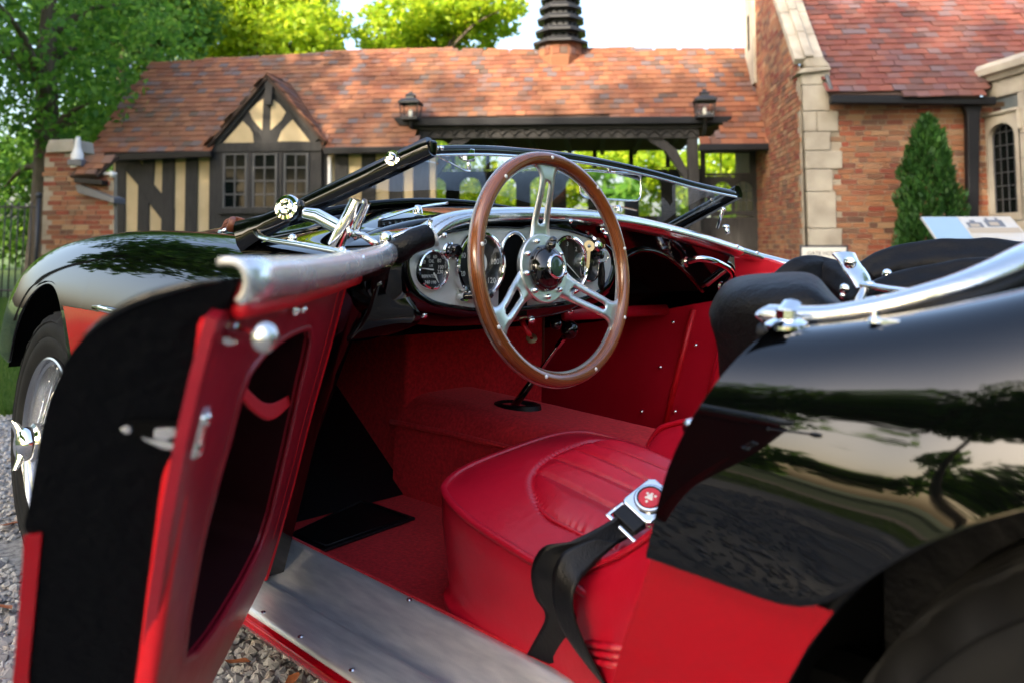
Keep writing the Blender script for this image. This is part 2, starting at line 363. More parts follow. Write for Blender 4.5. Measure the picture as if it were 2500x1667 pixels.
# ---- wheels
def wheel(cx, cy, sgn, cz=.325):
    hub = bpy.data.objects.new('road_wheel', None); C.objects.link(hub); hub.parent = car; hub.location = (cx, cy, cz)
    ax = (0, sgn, 0)
    prof = [(.192, -.150), (.200, -.163), (.225, -.170), (.268, -.172), (.300, -.160), (.318, -.143)]
    tread_ = []
    for k in range(13):
        h = -.143 + k * .0102; g = k % 2
        tread_ += [(.3245 - .002 * abs(k - 6) / 6 - (.0 if g else .0065), h), (.3245 - .002 * abs(k - 6) / 6 - (.0 if g else .0065), h + .0095)]
    prof2 = [(.319, -.012), (.312, -.003), (.303, .003), (.297, .004), (.294, .001), (.290, .0035), (.282, .006), (.262, .007), (.258, .0045), (.254, .007), (.236, .005), (.218, -.002), (.208, -.008), (.196, -.014)]
    mb = MB(); n = 112
    def zig(r, h, k): return h + (.005 * (1 if k % 4 in (0, 1) else -1) if r > .3175 and -.135 < h < -.02 else (-.010 if .300 < r and h > -.016 and k % 4 in (0, 1) else 0))
    u = Vector((1, 0, 0)); w = Vector((0, 0, 1))
    rows = [[Vector((0, sgn * zig(r, h, k), 0)) + (u * math.cos(2 * PI * k / n) + w * math.sin(2 * PI * k / n)) * r for k in range(n)] for r, h in prof + tread_ + prof2]
    mb.grid(rows, True); mb.build('tyre', M['rubber'], hub, True, .7)
    rim = [(.186, -.150), (.197, -.157), (.2, -.152), (.190, -.140), (.168, -.128), (.165, -.085), (.186, -.060), (.190, -.030), (.197, -.016), (.2055, -.012), (.2085, -.006), (.2075, .001), (.203, .003), (.198, -.002), (.196, -.010), (.188, -.014), (.184, -.030), (.180, -.056), (.160, -.078)]
    MB().lathe(rim, (0, 0, 0), ax, 64).build('rim', M['rim'], hub, True, .8)
    mb = MB()
    for k in range(48):
        a = 2 * PI * k / 48; row = k % 3
        r1, h1 = ((.183, -.036), (.183, -.052), (.164, -.085))[row]; a2 = a + (.62 if (k // 3) % 2 else -.62); h0 = (.018, .004, -.055)[row]; r0 = .038
        P = Vector((r1 * math.cos(a), sgn * h1, r1 * math.sin(a))); Q = Vector((r0 * math.cos(a2), sgn * h0, r0 * math.sin(a2)))
        mb.tube([P, Q], .0019, 6); mb.ball(P, .0042, 6)
    tag(mb.build('spokes', M['chrome'], hub, True), kind='stuff')
    MB().lathe([(.030, -.1), (.040, -.06), (.041, .015), (.047, .020), (.047, .030), (.041, .036), (.041, .052), (.036, .060), (.028, .066), (.0, .068)], (0, 0, 0), ax, 32).build('hub_shell', M['chrome'], hub, True, .6)
    mb = MB(); 
    for s2 in (1, -1):
        d = Vector((math.cos(1.15), 0, math.sin(1.15))) * s2; o2 = Vector((0, sgn, 0)); sd2 = o2.cross(d)
        mb.grid([[d * r + o2 * h + sd2 * (wd * math.cos(t)) + o2 * (th * math.sin(t)) for t in np.linspace(0, 2 * PI, 9)[:-1]] for r, h, wd, th in ((.012, .055, .022, .013), (.034, .058, .019, .011), (.050, .066, .014, .008), (.060, .073, .008, .005))], True, False, True)
    mb.build('knock_off_ear', M['chrome'], hub, True, .9)
    return hub
wheel(1.355, .681, 1); w2 = wheel(-.93, .686, 1); wheel(1.355, -.681, -1); wheel(-.93, -.655, -1)
# ---- rear quarter: loft behind the slanted shut line
def shut_x(z): return smooth_tab(z, [.24, .407, .546, .627, .69, .745, .80], [-.375, -.425, -.476, -.499, -.535, -.575, -.60])
AX, AZ, AR = -.93, .325, .362
def rq_y(z, x):
    t = [(.235, .655), (.32, .683), (.40, .697), (.50, .7035), (.545, .7055), (.58, .7065), (.62, .706), (.66, .702), (.70, .692), (.725, .680), (.742, .663), (.752, .640), (.757, .612)]
    ys = smooth_tab(z, [a for a, _ in t], [b for _, b in t]); return ys
def rq_pt(x, v):                     # v: 0 at the top inner edge .. 1 at the bottom or arch
    dd_ = max(0, -.53 - x); rise = 1.25 * dd_ ** 2 / (1 + 2.2 * dd_); tw0 = min(1, max(0, (-.5 - x) / .5)); wide = .030 * tw0 * tw0 * (3 - 2 * tw0)
    pr = [(.592, .729), (.612, .736), (.640, .735), (.662, .728), (.680, .714), (.692, .695), (.702, .664), (.7065, .62), (.7065, .58), (.7055, .543), (.7052, .5405), (.7050, .540)]
    return pr, rise, wide
def rear_rows(sgn):
    xs = [0, .001, .004, .02, .045, .08, .12, .16, .20, .25, .30, .36, .43, .5, .58, .66, .74, .85, 1.0]
    top, low = [], []
    for d in xs:
        r = []
        x0 = -.58 - d
        pr, rise, wide = rq_pt(x0, 0)
        zr_ = [q[1] for q in pr[1:]][::-1]; yr_ = [q[0] for q in pr[1:]][::-1]; zt = .736 + rise
        for i, (y, z) in enumerate(pr):
            sh = (shut_x(z) + .58) * max(0, 1 - d / .35); x = x0 + sh
            zb = AZ + math.sqrt(max(0, AR ** 2 - (x - AX) ** 2)) if abs(x - AX) < AR else 0
            zb = max(.54, zb)
            if i == 0: r.append((x, y - .10 * min(.8, max(0, -.55 - x)) ** 1.6, z + rise)); continue
            z2 = zt + (z - .736) * (zt - zb) / (.736 - .54)                    # rows spread evenly down to the arch
            zq = .54 + (z2 - .54) * (.736 - .54) / (zt - .54); f = (zt - z2) / (zt - .54)
            r.append((x, float(np.interp(zq, zr_, yr_)) + wide * f - .10 * min(.8, max(0, -.55 - x)) ** 1.6 * (1 - f) ** 2, z2))
        top.append([(a, sgn * b, c) for a, b, c in r])
    return top
top = rear_rows(1)
o = MB().grid(top).build('rear_quarter', M['black_paint'], car, True); mod(o, 'SUBSURF', levels=2, render_levels=2); mod(o, 'SOLIDIFY', thickness=.008, offset=1)
top = rear_rows(-1)
o = MB().grid([r[::-1] for r in top]).build('rear_quarter', M['black_paint'], car, True); mod(o, 'SUBSURF', levels=1, render_levels=1)
# red lower flank between shut line and rear arch
rows = []
for i in range(10):
    z = .5385 - i * .0335; xa = AX + math.sqrt(max(0, AR ** 2 - (z - AZ) ** 2)); xs0 = shut_x(z)
    rows.append([(xs0 + (xa - xs0) * k / 8, (.7035 if z > .45 else .7035 - .16 * (.45 - z) ** 1.2) , z) for k in range(9)])
MB().grid(rows).build('lower_flank', M['red_paint'], car, True)
# lip of the arch and the dark well behind it
mb = MB(); mb.tube([(AX + (AR + .003) * math.cos(a), .697, AZ + (AR + .003) * math.sin(a)) for a in np.linspace(0, PI, 40)], .0045, 8); mb.build('arch_lip', M['black_leather'], car, True)
for s in (1, -1):
    mb = MB(); pts = [[(AX + (AR + .012) * math.cos(a), s * y, AZ + (AR + .012) * math.sin(a)) for y in (.694, .40)] for a in np.linspace(-.4, PI + .4, 24)]
    mb.grid(pts); mb.prism([(AX + (AR + .012) * math.cos(a), s * .40, AZ + (AR + .012) * math.sin(a)) for a in np.linspace(-.4, PI + .4, 24)], (0, s * .004, 0))
    mb.build('wheel_well', M['dark_void'], car)
# shut face (B pillar) with striker
sf = [(shut_x(z), z) for z in (.752, .70, .64, .58, .52, .46, .40, .34, .27)]
mb = MB().grid([[(x + .002, .697 - (.03 if z > .74 else 0) - (.02 if z < .35 else 0), z), (x - .006, .60, z)] for x, z in sf]); mb.build('shut_face', M['black_gloss'], car, True)
mb = MB(); a_ = at(1590, 985, 1, .69)
mb.ball(a_, .010, 12, (1, .7, 1)).ball(a_ + Vector((.006, .0, -.020)), .008, 12, (1, .7, 1)); mb.build('door_striker', M['chrome'], car, True)
# tail of the body, far out of the picture to the right, closes the shell
o = MB().grid([[(x, y, z) for y, z in ((-.68, .45), (-.66, .70), (-.5, .83 - (abs(x + 1.6) * .1)), (0, .86 - (abs(x + 1.6) * .1)), (.5, .83 - (abs(x + 1.6) * .1)), (.66, .70), (.68, .45))] for x in (-1.05, -1.3, -1.58)]).build('tail_panel', M['black_paint'], car, True)
# ---- sill: tread plates and red outer sill
def sillx(n): return np.linspace(.43, -.62, n)
mb = MB(); rows = [[Vector((x, y, z)) for y, z in ((.552, .2985), (.560, .3005), (.566, .298), (.574, .290), (.588, .278), (.606, .267), (.622, .262), (.634, .2605))] for x in sillx(24)]
mb.grid(rows); o = mb.build('upper_tread_plate', M['tread'], car, True)
def uvxy(o, ax=0, ay=1):
    me = o.data; uv = me.uv_layers.new(name='uv')
    for lp in me.loops: c = me.vertices[lp.vertex_index].co; uv.data[lp.index].uv = (c[ax], c[ay] + c[2] * .6)
uvxy(o)
mb = MB(); mb.grid([[Vector((x, y, z)) for y, z in ((.6335, .2625), (.636, .2675), (.641, .2672), (.665, .2650), (.692, .2615), (.697, .259), (.6975, .252))] for x in sillx(24)]); o = mb.build('lower_tread_plate', M['tread'], car, True); uvxy(o)
mb = MB(); mb.grid([[Vector((x, y, z)) for y, z in ((.690, .2545), (.703, .2515), (.7075, .245), (.703, .236), (.690, .222), (.655, .205), (.60, .20))] for x in sillx(24)]); mb.build('outer_sill', M['red_paint'], car, True)
mb = MB(); mb.tube([(x, .549, .296) for x in sillx(8)], .0045, 8); mb.build('carpet_binding', M['carpet'], car, True)
mb = MB()
for px, py_, y_ in ((940, 1385, .562), (645, 1243, .562), (604, 1418, .69), (808, 1553, .69), (690, 1470, .69)):
    p = at(px, py_, 1, y_); p.z = .3005 if y_ < .6 else .2620; mb.lathe([(.0, .0022), (.003, .0018), (.0045, 0)], p, (0, 0, 1), 10)
mb.build('sill_screws', M['chrome'], car, True)
# ---- floor, tunnel, bulkhead, kick panels
mb = MB(); mb.box((-.62, -.62, .225), (1.15, .552, .245)); mb.build('floor', M['carpet'], car)
mb = MB(); mb.box((-.60, .60, .19), (.43, .64, .258)); mb.build('sill_core', M['dark_void'], car)
q = [at(650, 1229, 2, .2535), at(740, 1262, 2, .2535), at(955, 1186, 2, .2535), at(832, 1144, 2, .2535)]
mb = MB(); mb.prism(q, (0, 0, -.007)); o = mb.build('heel_mat', M['mat_rubber'], car); bev(o, .003, 2)
cq = sum(q, Vector()) / 4; iq = [cq + (p - cq) * .86 for p in q]
mb = MB(); mb.tube([p + Vector((0, 0, .001)) for p in iq], .0022, 6, closed=True); mb.build('heel_mat_rib', M['mat_rubber'], car, True)
# tunnel: rounded carpet hump
def tun(x):
    w0 = lerp(x, [-.6, .0, .45, .80], [.125, .125, .140, .155]); zt = lerp(x, [-.6, .0, .35, .80], [.446, .456, .466, .474]); c0 = -.012
    p = []
    for t in np.linspace(0, 1, 25):
        a = PI * t; ex = .42
        p.append(Vector((x, c0 - math.copysign(abs(math.cos(a)) ** ex, math.cos(a)) * w0 * -1, .24 + (zt - .24) * abs(math.sin(a)) ** .38)))
    return p
o = MB().grid([tun(x) for x in np.linspace(-.6, .64, 40)]).build('transmission_tunnel', M['carpet'], car, True)
mb = MB(); mb.tube([(x, .130 + lerp(x, [-.2, .45, .8], [0, .014, .055]), .415) for x in np.linspace(-.2, .62, 20)], .006, 8, ab=(1, .6)); mb.build('tunnel_seam', M['carpet'], car, True)
yl = at(930, 1000, 0, .62).y; yr = at(1248, 900, 0, .62).y
mb = MB(); mb.box((.62, yr, .24), (1.12, yl, .70)); o = mb.build('gearbox_cover', M['carpet'], car); bev(o, .012, 3)
mb = MB(); mb.tube([(.617, yr + .006, .45), (.617, yr + .006, .695)], .0035, 6); mb.build('cover_binding', M['brown_leather'], car, True)
mb = MB(); mb.box((1.10, -.62, .22), (1.13, .60, .85)); mb.build('bulkhead', M['dark_void'], car)  # coloured black instead of carpet red: footwell shade put into the colour
mb = MB(); mb.prism([(.60, yl, .247), (1.095, yl, .58), (1.095, yl, .246)], (0, .552 - yl, 0)); mb.build('footwell_shade_wedge', M['mat_rubber'], car)  # added black wedge over the front floor, stands in for deep footwell shade
mb = MB(); mb.prism([(.155, .556, .79), (.20, .556, .70), (.31, .556, .50), (.43, .556, .29), (.44, .556, .25), (1.11, .556, .25), (1.11, .556, .80)], (0, .006, 0)); mb.build('kick_panel', M['black_gloss'], car)
mb = MB(); mb.box((.30, .10, .745), (1.10, .556, .755)); mb.build('scuttle_lining', M['dark_void'], car)
mb = MB(); mb.box((.36, -.575, .735), (1.10, .10, .745)); mb.build('scuttle_lining', M['dark_void'], car)
# A pillar: jamb face and gusset
mb = MB(); mb.grid([[(.152 + (.78 - z) * .36 + .0, .700 - (.05 if z > .76 else 0), z), (.150 + (.78 - z) * .36, .60, z), (.158 + (.78 - z) * .565, .5555, z)] for z in (.79, .74, .66, .58, .50, .42, .345, .27)]); mb.build('door_jamb', M['black_gloss'], car, True)
mb = MB(); mb.box((.25, .09, .668), (.82, .553, .676)); mb.box((.25, .09, .660), (.256, .553, .676)); mb.build('underdash_light_blocker', M['dark_void'], car)  # added sheet under the dash, keeps sky light out of the footwell
# pedals, dark in the footwell
for y_ in (.24, .36):
    mb = MB(); mb.box((.86, y_ - .03, .36), (.875, y_ + .03, .44)); mb.tube([(.87, y_, .42), (.95, y_, .62), (1.05, y_, .70)], .008, 8); o = mb.build('pedal', M['mat_rubber'], car); bev(o, .003)
# passenger side: red trim panel, bead strip, rail, screws
def P(px, py_, y_=-.585): return at(px, py_, 1, y_)
mb = MB(); mb.prism([P(1205, 760), P(1400, 735), P(1590, 700), P(1700, 680), P(1720, 860), P(1640, 985), P(1530, 1010), P(1240, 930)], (0, -.008, 0)); mb.build('passenger_trim_panel', M['red_leather'], car)
mb = MB(); mb.tube([P(1593, 712, -.578), P(1560, 845, -.578), P(1526, 985, -.578)], .008, 8, ab=(1, 1)); mb.build('trim_bead', M['red_vinyl'], car, True)
mb = MB(); mb.tube([P(1655, 712, -.578), P(1650, 800, -.578), P(1625, 905, -.578)], .005, 8); mb.build('trim_piping', M['red_leather'], car, True)
mb = MB()
for px, py_ in ((1473, 945), (1550, 945), (1516, 843), (1597, 793), (1545, 741), (1640, 742), (1352, 985)):
    mb.lathe([(0, .004), (.0035, .003), (.0055, 0)], P(px, py_, -.577), (0, 1, 0), 10)
mb.build('trim_screws', M['chrome'], car, True)
a_, b_ = at(1295, 722, 0, .235), at(1530, 712, 1, -.56)
mb = MB(); mb.tube([a_, a_.lerp(b_, .5), b_], .013, 10, ab=(1.15, .6)); mb.build('parcel_rail', M['red_leather'], car, True)
mb = MB(); mb.prism([P(1685, 590, -.565), P(1745, 588, -.565), P(1815, 612, -.565), P(1830, 650, -.565), P(1690, 660, -.565)], (0, -.02, 0)); o = mb.build('door_top_padding', M['red_leather'], car); bev(o, .004)
# ---- dashboard
XD = .085
def PD(px, py_, x=XD): return at(px, py_, 0, x)
capline = crv([PD(992, 545), PD(1012, 527), PD(1045, 512), PD(1100, 501.5), PD(1200, 496), PD(1300, 496.5), PD(1400, 504), PD(1500, 521), PD(1600, 546), at(1700, 577, 0, .073)], 5)
mb = MB(); rows = []
def dcap(line, a=.0165, b=.030, n=18):
    mb = MB(); m = len(line); rows = []
    for i, p in enumerate(line):
        t = (line[min(m - 1, i + 1)] - line[max(0, i - 1)]).normalized(); up = Vector((0, 0, 1)); up = (up - t * up.dot(t)).normalized(); fw = t.cross(up)
        if fw.x < 0: fw = -fw
        rows.append([p + up * (a * math.sin(2 * PI * k / n)) + fw * (b * math.cos(2 * PI * k / n) + b * .6) for k in range(n)])
    return mb.grid(rows, True, False, True)
o = dcap(capline).build('dash_capping', M['alu'], car, True, .9)
pc = [at(1704, 578.5, 0, .071), at(1758, 595, 1, -.578), at(1811, 610, 1, -.60), at(1901, 622, 1, -.615), at(1990, 640, 1, -.62)]
o = dcap(crv(pc, 4), .0135, .024).build('door_capping', M['alu'], car, True, .9)
mb = MB()
for px, py_ in ((1022, 541), (1311, 509), (1543, 530)): mb.lathe([(0, .003), (.003, .0025), (.0048, 0)], PD(px, py_, XD - .0135), (-1, 0, .15), 10)
mb.lathe([(0, .003), (.003, .0025), (.0045, 0)], at(1694, 566, 0, .058), (-1, .5, .2), 10); mb.lathe([(0, .003), (.003, .0025), (.0045, 0)], at(1739, 581, 1, -.552), (-.6, .8, .2), 10)
mb.build('capping_screws', M['chrome'], car, True)
# black fascia
top_l = [p + Vector((.022, 0, -.006)) for p in capline]
bot = [PD(985, 560, .107)]
mb = MB()
fas = [PD(975, 560, .105), PD(1045, 520, .105), PD(1200, 500, .105), PD(1400, 508, .105), PD(1560, 540, .105), PD(1695, 580, .105), PD(1690, 640, .105), PD(1655, 668, .105), PD(1610, 632, .105), PD(1560, 597, .105), PD(1515, 578, .105), PD(1480, 577, .105), PD(1455, 592, .105), PD(1440, 640, .105), PD(1400, 700, .105), PD(1180, 745, .105), PD(1010, 718, .105), PD(945, 660, .105), PD(940, 600, .105)]
fas = [p + Vector(((.86 - p.z) * .42, 0, 0)) for p in fas]; mb.prism(fas, (.016, 0, 0)); o = mb.build('fascia', M['black_gloss'], car); bev(o, .004, 2)
lip = crv([PD(1440, 650, .10), PD(1452, 600, .10), PD(1480, 577, .10), PD(1520, 579, .10), PD(1560, 596, .10), PD(1610, 631, .10), PD(1660, 672, .10)], 5)
lip = [p + Vector(((.86 - p.z) * .42, 0, 0)) for p in lip]; mb = MB(); mb.tube(lip, .0045, 8); mb.build('cubby_lip', M['black_gloss'], car, True)
mb = MB(); mb.grid([[p + Vector((.01, 0, 0)), p + Vector((.14, 0, -.004)), p + Vector((.22, 0, -.05))] for p in lip]); mb.build('cubby_lining', M['dark_void'], car, True)
mb = MB(); mb.box((.30, -.575, .715), (.31, .06, .86)); mb.build('cubby_back', M['dark_void'], car)
# instrument pod and oval panel (left half traced, mirrored about the column)
YC = .291
half = [PD(x, y, .078) for x, y in ((1195, 527), (1150, 525.5), (1095, 527), (1026, 539), (976, 556), (951, 575), (941, 600), (944, 632), (957, 660), (976, 678), (1006, 693), (1060, 703), (1100, 707))]
half = [Vector((.078, p.y, p.z)) for p in half]
ov = [Vector((.078, 2 * YC - p.y, p.z + .004)) for p in half[::-1]]
ov = half + [Vector((.078, YC, half[-1].z - .001))] + ov
ov = crv(ov, 3, True)
cen = sum(ov, Vector()) / len(ov)
def scaled(k, x, dz=0): return [Vector((x, cen.y + (p.y - cen.y) * (1 + (k - 1) * .7), cen.z + dz + (p.z - cen.z) * k)) for p in ov]
mb = MB(); mb.grid([scaled(1.0, .0775), scaled(1.03, .072), scaled(1.10, .076, -.003), scaled(1.22, .092, -.008), scaled(1.30, .13, -.012), scaled(1.32, .20, -.012)], True); mb.build('instrument_pod', M['black_paint'], car, True)
mb = MB(); mb.prism(ov, (.004, 0, 0)); mb.build('instrument_panel', M['dial_grey'], car)
mb = MB()
for px, py_ in ((922, 643), (974, 723), (957, 694)): mb.lathe([(0, .005), (.004, .004), (.0065, 0)], PD(px, py_, .092), (-1, .3, 0), 12)
for px, py_ in ((1384, 528), (1221, 735), (1310, 715)): mb.lathe([(0, .006), (.005, .005), (.0075, 0)], PD(px, py_, .098), (-1, 0, 0), 12)
mb.build('dash_screws', M['chrome'], car, True)
def gauge(name, c, r, items, needles):
    g = bpy.data.objects.new(name, None); C.objects.link(g); g.parent = car; g.location = c
    MB().lathe([(r * 1.0, .004), (r * 1.0, -.004), (r * .97, -.009), (r * .90, -.010), (r * .86, -.007), (r * .85, .002)][::-1], (0, 0, 0), (1, 0, 0), 48).build('bezel', M['chrome'], g, True, .9)
    MB().lathe([(0, .0005), (r * .87, .0005), (r * .87, .003)], (0, 0, 0), (1, 0, 0), 40).build('dial_face', M['dial_black'], g)
    for body, an, rr, sz in items:
        text('dial_print', body, sz, (-.0006, r * rr * math.cos(an), r * rr * math.sin(an)), (0, -1, 0), (0, 0, 1), M['print_white'], g, .0001)
    mb = MB()
    for an, l0, l1 in needles:
        d = Vector((0, math.cos(an), math.sin(an))); s_ = Vector((0, -d.z, d.y)); mb.prism([d * r * l0 + s_ * .0012, d * r * l1 + s_ * .0004, d * r * l1 - s_ * .0004, d * r * l0 - s_ * .0012], (-.001, 0, 0))
    for v in mb.v: v.x -= .002
    mb.build('needle', M['print_white'], g)
    MB().lathe([(0, -.0062), (r * .86, -.0062)], (0, 0, 0), (1, 0, 0), 32).build('dial_glass', M['lens_glass'], g)
    return g
rad = math.radians
# angles: 0 = +y (left as seen by the driver), 90 = up
gauge('oil_and_water_gauge', PD(990, 619.5, .074), .0325, [('20', rad(35), .62, .0085), ('40', rad(70), .66, .0085), ('60', rad(110), .66, .0085), ('80', rad(140), .66, .0085), ('100', rad(170), .62, .0085), ('OIL', rad(90), .40, .0075), ('LBS', rad(90), .18, .005), ('230', rad(192), .60, .0085), ('WATER', rad(270), .34, .0075), ('190', rad(255), .66, .0075), ('160', rad(290), .66, .0075), ('90', rad(325), .60, .0075)], [(rad(5), -.1, .68), (rad(235), .2, .8)])
gs = gauge('speedometer', PD(1100, 609, .073), .0575, [('20', rad(-22), .70, .012), ('40', rad(22), .70, .013), ('60', rad(62), .70, .013), ('80', rad(105), .70, .013), ('100', rad(172), .66, .014), ('120', rad(222), .70, .014), ('M P H', rad(90), .35, .008)], [(rad(285), -.1, .75)])
MB().lathe([(0, -.0012), (.022, -.0012)], (0, .004, .002), (1, 0, 0), 32).build('dial_disc', M['print_white'], gs)
gauge('rev_counter', Vector((.073, 2 * YC - PD(1100, 609, .073).y, PD(1100, 609, .073).z)), .0575, [(str(k), rad(210 - 40 * k), .7, .012) for k in range(1, 7)], [(rad(215), -.1, .75)])
gauge('fuel_gauge', PD(1349, 611, .074), .0325, [('FUEL', rad(90), .2, .0075), ('F', rad(165), .62, .009), ('E', rad(20), .62, .009), ('1/2', rad(90), .66, .008)], [(rad(80), -.1, .7)])
MB().lathe([(.0, -.010), (.006, -.009), (.0075, -.006), (.011, -.004), (.012, .002)], PD(1206, 564, .076), (1, 0, 0), 20).build('warning_lamp_ring', M['chrome'], car, True, .8)
MB().ball(PD(1206, 564, .0745), .0062, 10).build('warning_lamp', M['dial_blue'], car, True)
kn = PD(1030, 576, .076)
MB().lathe([(.013, .002), (.014, -.003), (.011, -.005)], kn, (1, 0, 0), 20).build('switch_ring', M['chrome'], car, True, .8)
MB().lathe([(.010, -.003), (.010, -.012), (.011, -.014), (.011, -.022), (.0085, -.025), (0, -.0252)], kn, (1, .0, 0), 20).build('switch_knob', M['bakelite'], car, True, .7)
kn = PD(1058, 682, .076)
mb = MB(); mb.tube([kn, kn + Vector((-.012, -.001, .001))], .008, 12); mb.build('lever_ferrule', M['chrome'], car, True, .8)
mb = MB(); mb.tube([kn + Vector((-.012, -.001, .001)), kn + Vector((-.03, -.010, .003)), kn + Vector((-.045, -.018, .006))], [.0055, .0055, .006], 10); mb.ball(kn + Vector((-.047, -.019, .006)), .0085, 10); mb.build('indicator_lever', M['bakelite'], car, True, .8)
# arched cut-out for the column
cy_ = PD(1185, 610, .07).y
arc = [(cy_ + .036 * math.cos(a), .798 + .05 * math.sin(a)) for a in np.linspace(0, PI, 16)] + [(cy_ - .036, .70), (cy_ + .036, .70)]
mb = MB(); mb.prism([(.0765, y, z) for y, z in arc], (-.0015, 0, 0)); mb.build('column_cutout', M['dark_void'], car)
mb = MB(); mb.tube([(.0745, y, z) for y, z in arc[:16]], .004, 8); mb.build('cutout_beading', M['chrome'], car, True)
# grab handle in front of the passenger
g0, g1 = at(1577, 602, 0, .095), at(1655, 640, 0, .095)
pk = [g0, g0 + Vector((-.035, -.004, .008)), g0.lerp(g1, .3) + Vector((-.052, 0, .012)), g0.lerp(g1, .7) + Vector((-.052, 0, .010)), g1 + Vector((-.03, 0, .004)), g1 + Vector((-.006, 0, -.02))]
mb = MB(); mb.tube(crv(pk, 6), .0075, 12); mb.lathe([(.013, 0), (.011, -.006)], g0, (1, 0, 0), 14); mb.lathe([(.013, 0), (.011, -.006)], g1 + Vector((0, 0, -.02)), (1, 0, 0), 14)
mb.tube([g0.lerp(g1, .55) + Vector((-.05, 0, .006)), g0.lerp(g1, .55) + Vector((0, 0, -.03))], .009, 10, ab=(1, .5)); mb.build('grab_handle', M['chrome'], car, True, .9)
# black padded capping ahead of the door
pa = [at(902, 578, 1, .595), at(940, 561, 1, .582), at(992, 543, 1, .545)]
o = dcap(crv(pa, 4), .019, .022).build('padded_capping', M['black_leather'], car, True, 1.0)
mb = MB(); g_ = [at(1000, 525, 1, .53), at(985, 535, 1, .535), at(1005, 590, 1, .535), at(1012, 585, 1, .53)]
mb.tube([PD(991, 529, XD - .006), PD(1001, 545, XD - .012), PD(1003, 563, XD - .008)], .004, 8); mb.build('capping_edge', M['print_white'], car, True)
# gusset under the pod
mb = MB(); mb.grid([[at(x, y, 1, yy) for x, y, yy in row] for row in (((862, 640, .60), (905, 640, .57), (930, 640, .55)), ((850, 700, .60), (900, 700, .57), (940, 690, .55)), ((825, 745, .60), (900, 735, .57), (975, 725, .53)), ((775, 788, .60), (860, 775, .56), (960, 745, .53)))]); o = mb.build('dash_gusset', M['black_gloss'], car, True); mod(o, 'SUBSURF', levels=2, render_levels=2); mod(o, 'SOLIDIFY', thickness=.004)
mb = MB(); mb.box((.13, .05, .70), (.22, .52, .715)); o = mb.build('dash_lower_rail', M['dark_red_leather'], car); bev(o, .006, 3)
# ---- steering wheel
INC = .132
sw = bpy.data.objects.new('steering_wheel', None); C.objects.link(sw); sw.parent = car
# local: X right for the driver, Y up the wheel, Z towards the driver
sx = Vector((0, -1, 0)); sy = Vector((math.sin(INC), 0, math.cos(INC))); sz = sx.cross(sy)
sw.matrix_local = Matrix(((sx.x, sy.x, sz.x, 0), (sx.y, sy.y, sz.y, .291), (sx.z, sy.z, sz.z, .7894), (0, 0, 0, 1)))
RW = .1915
mb = MB(); NN = 120
rows = [[Vector(((RW + .0118 * math.cos(b2)) * math.cos(a), (RW + .0118 * math.cos(b2)) * math.sin(a), .0128 * math.sin(b2) + .0012)) for b2 in (2 * PI * k / 20 for k in range(20))] for a in (2 * PI * k / NN for k in range(NN))]
mb.grid(rows, True, True); o = mb.build('wood_rim', M['wood'], sw, True)
uv = o.data.uv_layers.new(name='uv')
for pl_ in o.data.polygons:
    i0, j0 = divmod(pl_.index, 20)
    for li, (di, dj) in zip(pl_.loop_indices, ((0, 0), (0, 1), (1, 1), (1, 0))): uv.data[li].uv = ((i0 + di) / NN * 12, (j0 + dj) / 20)
mb = MB(); rows = [[Vector((r * math.cos(a), r * math.sin(a), h)) for r, h in ((.177, -.006), (.2046, -.006), (.2046, -.0022), (.177, -.0022))] for a in (2 * PI * k / NN for k in range(NN))]
mb.grid(rows, True, True); mb.build('rim_plate', M['steel'], sw, False)
repeat('rim_rivet', MB().lathe([(0, .0012), (.0032, .0009), (.0038, -.001)], (0, 0, 0), (0, 0, 1), 10), M['print_white'], sw, [(RW * math.cos(rad(90 + 40 * k)), RW * math.sin(rad(90 + 40 * k)), .0138) for k in range(9)])
HD = -.030
def dish(r): t = max(0, min(1, (r - .055) / .115)); return HD * (1 - (3 * t * t - 2 * t ** 3)) - .002
for k in range(3):
    a = rad(90 + 120 * k); d = Vector((math.cos(a), math.sin(a), 0)); s_ = Vector((-math.sin(a), math.cos(a), 0)); mb = MB()
    rs = list(np.linspace(.050, .184, 40)); R_ = []
    for r in rs:
        hw = smooth_tab(r, [.05, .075, .12, .150, .164, .174, .184], [.028, .0225, .0195, .0185, .0205, .028, .044])
        slot = 0
        if .078 <= r <= .152:
            e = min(r - .078, .152 - r); wmax = lerp(r, [.078, .152], [.0085, .0055]); slot = wmax * math.sqrt(max(0, 1 - (1 - min(1, e / .006)) ** 2))
        R_.append((r, hw, slot))
    for sg in (1, -1):
        mb.grid([[d * r + s_ * (sg * sl) + Vector((0, 0, dish(r))), d * r + s_ * (sg * (sl + (hw - sl) * .5)) + Vector((0, 0, dish(r) + .0006)), d * r + s_ * (sg * hw) + Vector((0, 0, dish(r)))][::sg] for r, hw, sl in R_])
    o = mb.build('spoke', M['steel'], sw, True, .6); mod(o, 'WELD', merge_threshold=.00005); mod(o, 'SOLIDIFY', thickness=.0035, offset=0)
MB().lathe([(.045, HD - .012), (.058, HD - .010), (.061, HD - .004), (.061, HD + .0015), (.059, HD + .0035), (.0, HD + .004)], (0, 0, 0), (0, 0, 1), 64).build('hub_plate', M['steel'], sw, True, .5)
repeat('hub_bolt', MB().lathe([(0, .0065), (.003, .006), (.0048, .0035), (.005, 0)], (0, 0, 0), (0, 0, 1), 12), M['chrome'], sw, [(.050 * math.cos(rad(110 + 40 * k)), .050 * math.sin(rad(110 + 40 * k)), HD + .004) for k in range(9)])
MB().lathe([(.0405, HD + .004), (.041, HD + .008), (.038, HD + .016), (.031, HD + .024), (.0225, HD + .029), (.02, HD + .030)], (0, 0, 0), (0, 0, 1), 48).build('horn_boss', M['bakelite'], sw, True, .9)
